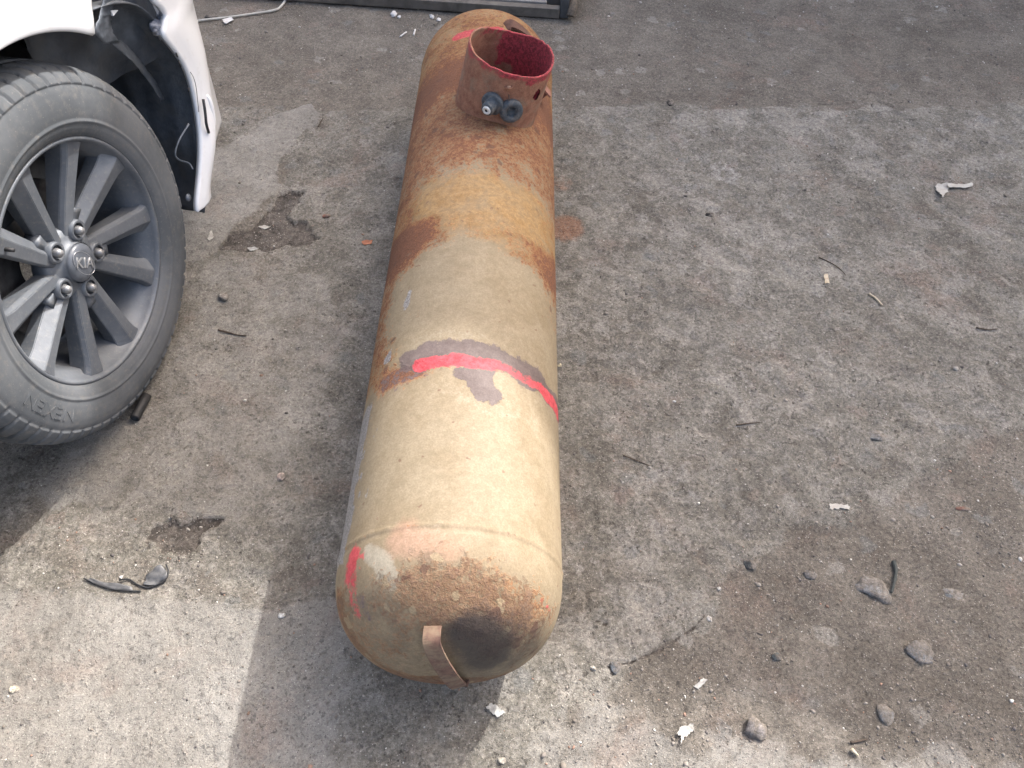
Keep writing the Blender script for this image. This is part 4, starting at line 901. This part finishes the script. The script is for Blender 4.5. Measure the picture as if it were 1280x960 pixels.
thin('pale_flake', [(322, 281), (330, 279), (337, 281), (330, 284)], M_paper, 'pale flake lying in the broken hollow', 'flake', curl=.1); thin('pale_flake', [(308, 308), (318, 306), (322, 309), (312, 311)], M_scrap, 'grey flake at the lower rim of the broken hollow', 'flake', curl=.1)
thin('pale_flake', [(260, 300), (266, 291), (268, 298), (263, 303)], M_paper, 'pale flake near the bumper corner', 'flake', curl=.15); thin('pale_flake', [(868, 857), (880, 846), (885, 849), (874, 860)], M_scrap, 'small grey flake in the dirt below the slab', 'flake', curl=.1)
thin('pale_flake', [(150, 722), (156, 720), (153, 725)], M_whitebit, 'white flake beside the black strip in the sun', 'flake', curl=.1)
# black torn strip
strip = empty('torn_strip', gp(160, 738), 0, label='curled black rubber strip and film on the sunny ground', cat='rubber strip'); so_ = Vector(strip.location)
def rel(px, py, dz=0.): return gp(px, py, dz)-so_
link('strip_edge', tube_me('strip_edge', spline([rel(106, 724, .004), rel(118, 730, .003), rel(138, 737, .003), rel(158, 740, .003), rel(177, 740, .003)], 6), .0014, 6), M_wire, strip)
link('strip_edge', tube_me('strip_edge', spline([rel(151, 727, .005), rel(163, 726, .003), rel(175, 733, .003), rel(187, 735, .003), rel(200, 731, .004), rel(209, 725, .006), rel(212, 716, .008), rel(209, 707, .006)], 6), .0016, 6), M_wire, strip)
Pq = np.zeros((14, 6, 3)); la = spline([rel(180, 733, .003), rel(196, 732, .004), rel(209, 725, .007), rel(212, 714, .009)], 5)[:14]; lb = spline([rel(184, 722, .004), rel(190, 716, .008), rel(198, 712, .012), rel(206, 706, .008)], 5)[:14]
for i in range(14):
    for k in range(6):
        q = la[i].lerp(lb[i], k/5); Pq[i, k] = (q.x, q.y, q.z+.003*math.sin(k*1.5+i*.6))
M_film = simple('dark_film', (.125, .125, .128), (.070, .072, .076), 80, .45)
o = link('rubber_film', grid_mesh('rubber_film', Pq), M_film, strip); md = o.modifiers.new('solid', 'SOLIDIFY'); md.thickness = .0008
Pq = np.zeros((14, 4, 3)); la = spline([rel(110, 726, .004), rel(130, 735, .003), rel(155, 740, .003), rel(174, 740, .003)], 5)[:14]; lb = spline([rel(114, 724, .005), rel(132, 729, .006), rel(154, 732, .006), rel(172, 737, .004)], 5)[:14]
for i in range(14):
    for k in range(4): q = la[i].lerp(lb[i], k/3); Pq[i, k] = (q.x, q.y, q.z+.0015*math.sin(k*2+i))
o = link('rubber_film', grid_mesh('rubber_film', Pq), M_film, strip); md = o.modifiers.new('solid', 'SOLIDIFY'); md.thickness = .0008
# cable
cab = stick('cable', [(180, 38), (245, 27), (280, 22), (318, 17), (344, 13), (352, 7), (358, -2), (366, -14), (390, -30)], .0042, simple('grey_white_cable', (.50, .49, .45), (.38, .36, .32), 60, .6), 'thin off white cable curving along the ground near the car', 'cable', taper=1.)
for px, py, s_, lb in [(493, 17, 10, 'larger white crumb of the left pair by the grey metal panel'), (540, 20, 9, 'white crumb touching the far end of the tank, bigger one'), (548, 23, 7, 'white crumb touching the far end of the tank, smaller one'), (499, 20, 6, 'tiny white crumb of the left pair by the grey metal panel')]: rock(px, py, s_, s_*.6, (.7, .7, .72), lb, 'crumb', 'foil_crumb', .3, group='white crumbs by the metal panel', rough=.4, mat=M_whitebit)

# ---- grit and pebbles nobody could count
def grit():
    bm = bmesh.new(); bmesh.ops.create_icosphere(bm, subdivisions=1, radius=1); bv = np.array([v.co[:] for v in bm.verts]); bf = np.array([[v.index for v in f.verts] for f in bm.faces]); bm.free()
    N = 15000; xs = rng.uniform(-2, 2, N*4); ys = .2+2.75*rng.random(N*4)**1.25
    i = np.clip(np.searchsorted(gx, xs)-1, 0, len(gx)-2); j = np.clip(np.searchsorted(gy, ys)-1, 0, len(gy)-2)
    dens = .14+.62*dirt_r[i, j]+.55*hole[i, j]+.25*dirt_f[i, j]+.55*ss(.04, .0, np.abs(sdk[i, j]))+.5*ss(.05, 0, np.abs(sd_d[i, j]))
    cl = fbm(xs, ys, f=6, o=3, seed=90); dens *= .3+1.7*ss(.38, .62, cl)
    ok = rng.random(N*4) < dens; xs, ys = xs[ok][:N], ys[ok][:N]; n = len(xs)
    sz = .0011*np.exp(rng.normal(0, .50, n))+.0003; sz = np.minimum(sz, .0065)
    zs = gz(xs, ys)
    S3 = sz[:, None]*np.stack([rng.uniform(.7, 1.3, n), rng.uniform(.7, 1.3, n), rng.uniform(.4, .8, n)], -1)
    a = rng.uniform(0, 6.28, n); V = bv[None]*(1+.25*rng.normal(size=(n, len(bv), 1)))*S3[:, None]
    X = V[..., 0]*np.cos(a)[:, None]-V[..., 1]*np.sin(a)[:, None]; Y = V[..., 0]*np.sin(a)[:, None]+V[..., 1]*np.cos(a)[:, None]
    V = np.stack([X+xs[:, None], Y+ys[:, None], V[..., 2]+(zs+sz*.25)[:, None]], -1).reshape(-1, 3)
    F = (bf[None]+np.arange(n)[:, None, None]*len(bv)).reshape(-1, 3)
    me = bpy.data.meshes.new('grit'); me.vertices.add(len(V)); me.vertices.foreach_set('co', V.reshape(-1).astype(np.float32)); me.loops.add(F.size); me.loops.foreach_set('vertex_index', F.reshape(-1).astype(np.int32))
    me.polygons.add(len(F)); me.polygons.foreach_set('loop_start', np.arange(0, F.size, 3, dtype=np.int32)); me.update(calc_edges=True)
    base = np.array([(.17, .15, .13), (.24, .215, .19), (.11, .10, .095), (.30, .28, .25), (.55, .53, .49), (.26, .17, .13)]); pk = rng.choice(6, n, p=[.32, .28, .17, .12, .05, .06])
    colr = base[pk]*rng.uniform(.8, 1.2, (n, 1)); set_col(me, 'pc', np.repeat(colr, len(bv), 0))
    m = NT('grit_stone'); _, _, _, c = m.attr('pc'); m = m.out(c, .9, 0, None, Specular_IOR_Level=.25)
    o = link('grit', me, m, None, False); tag(o, 'loose grit and tiny stones scattered over the yard', 'grit', kind='stuff')
grit()
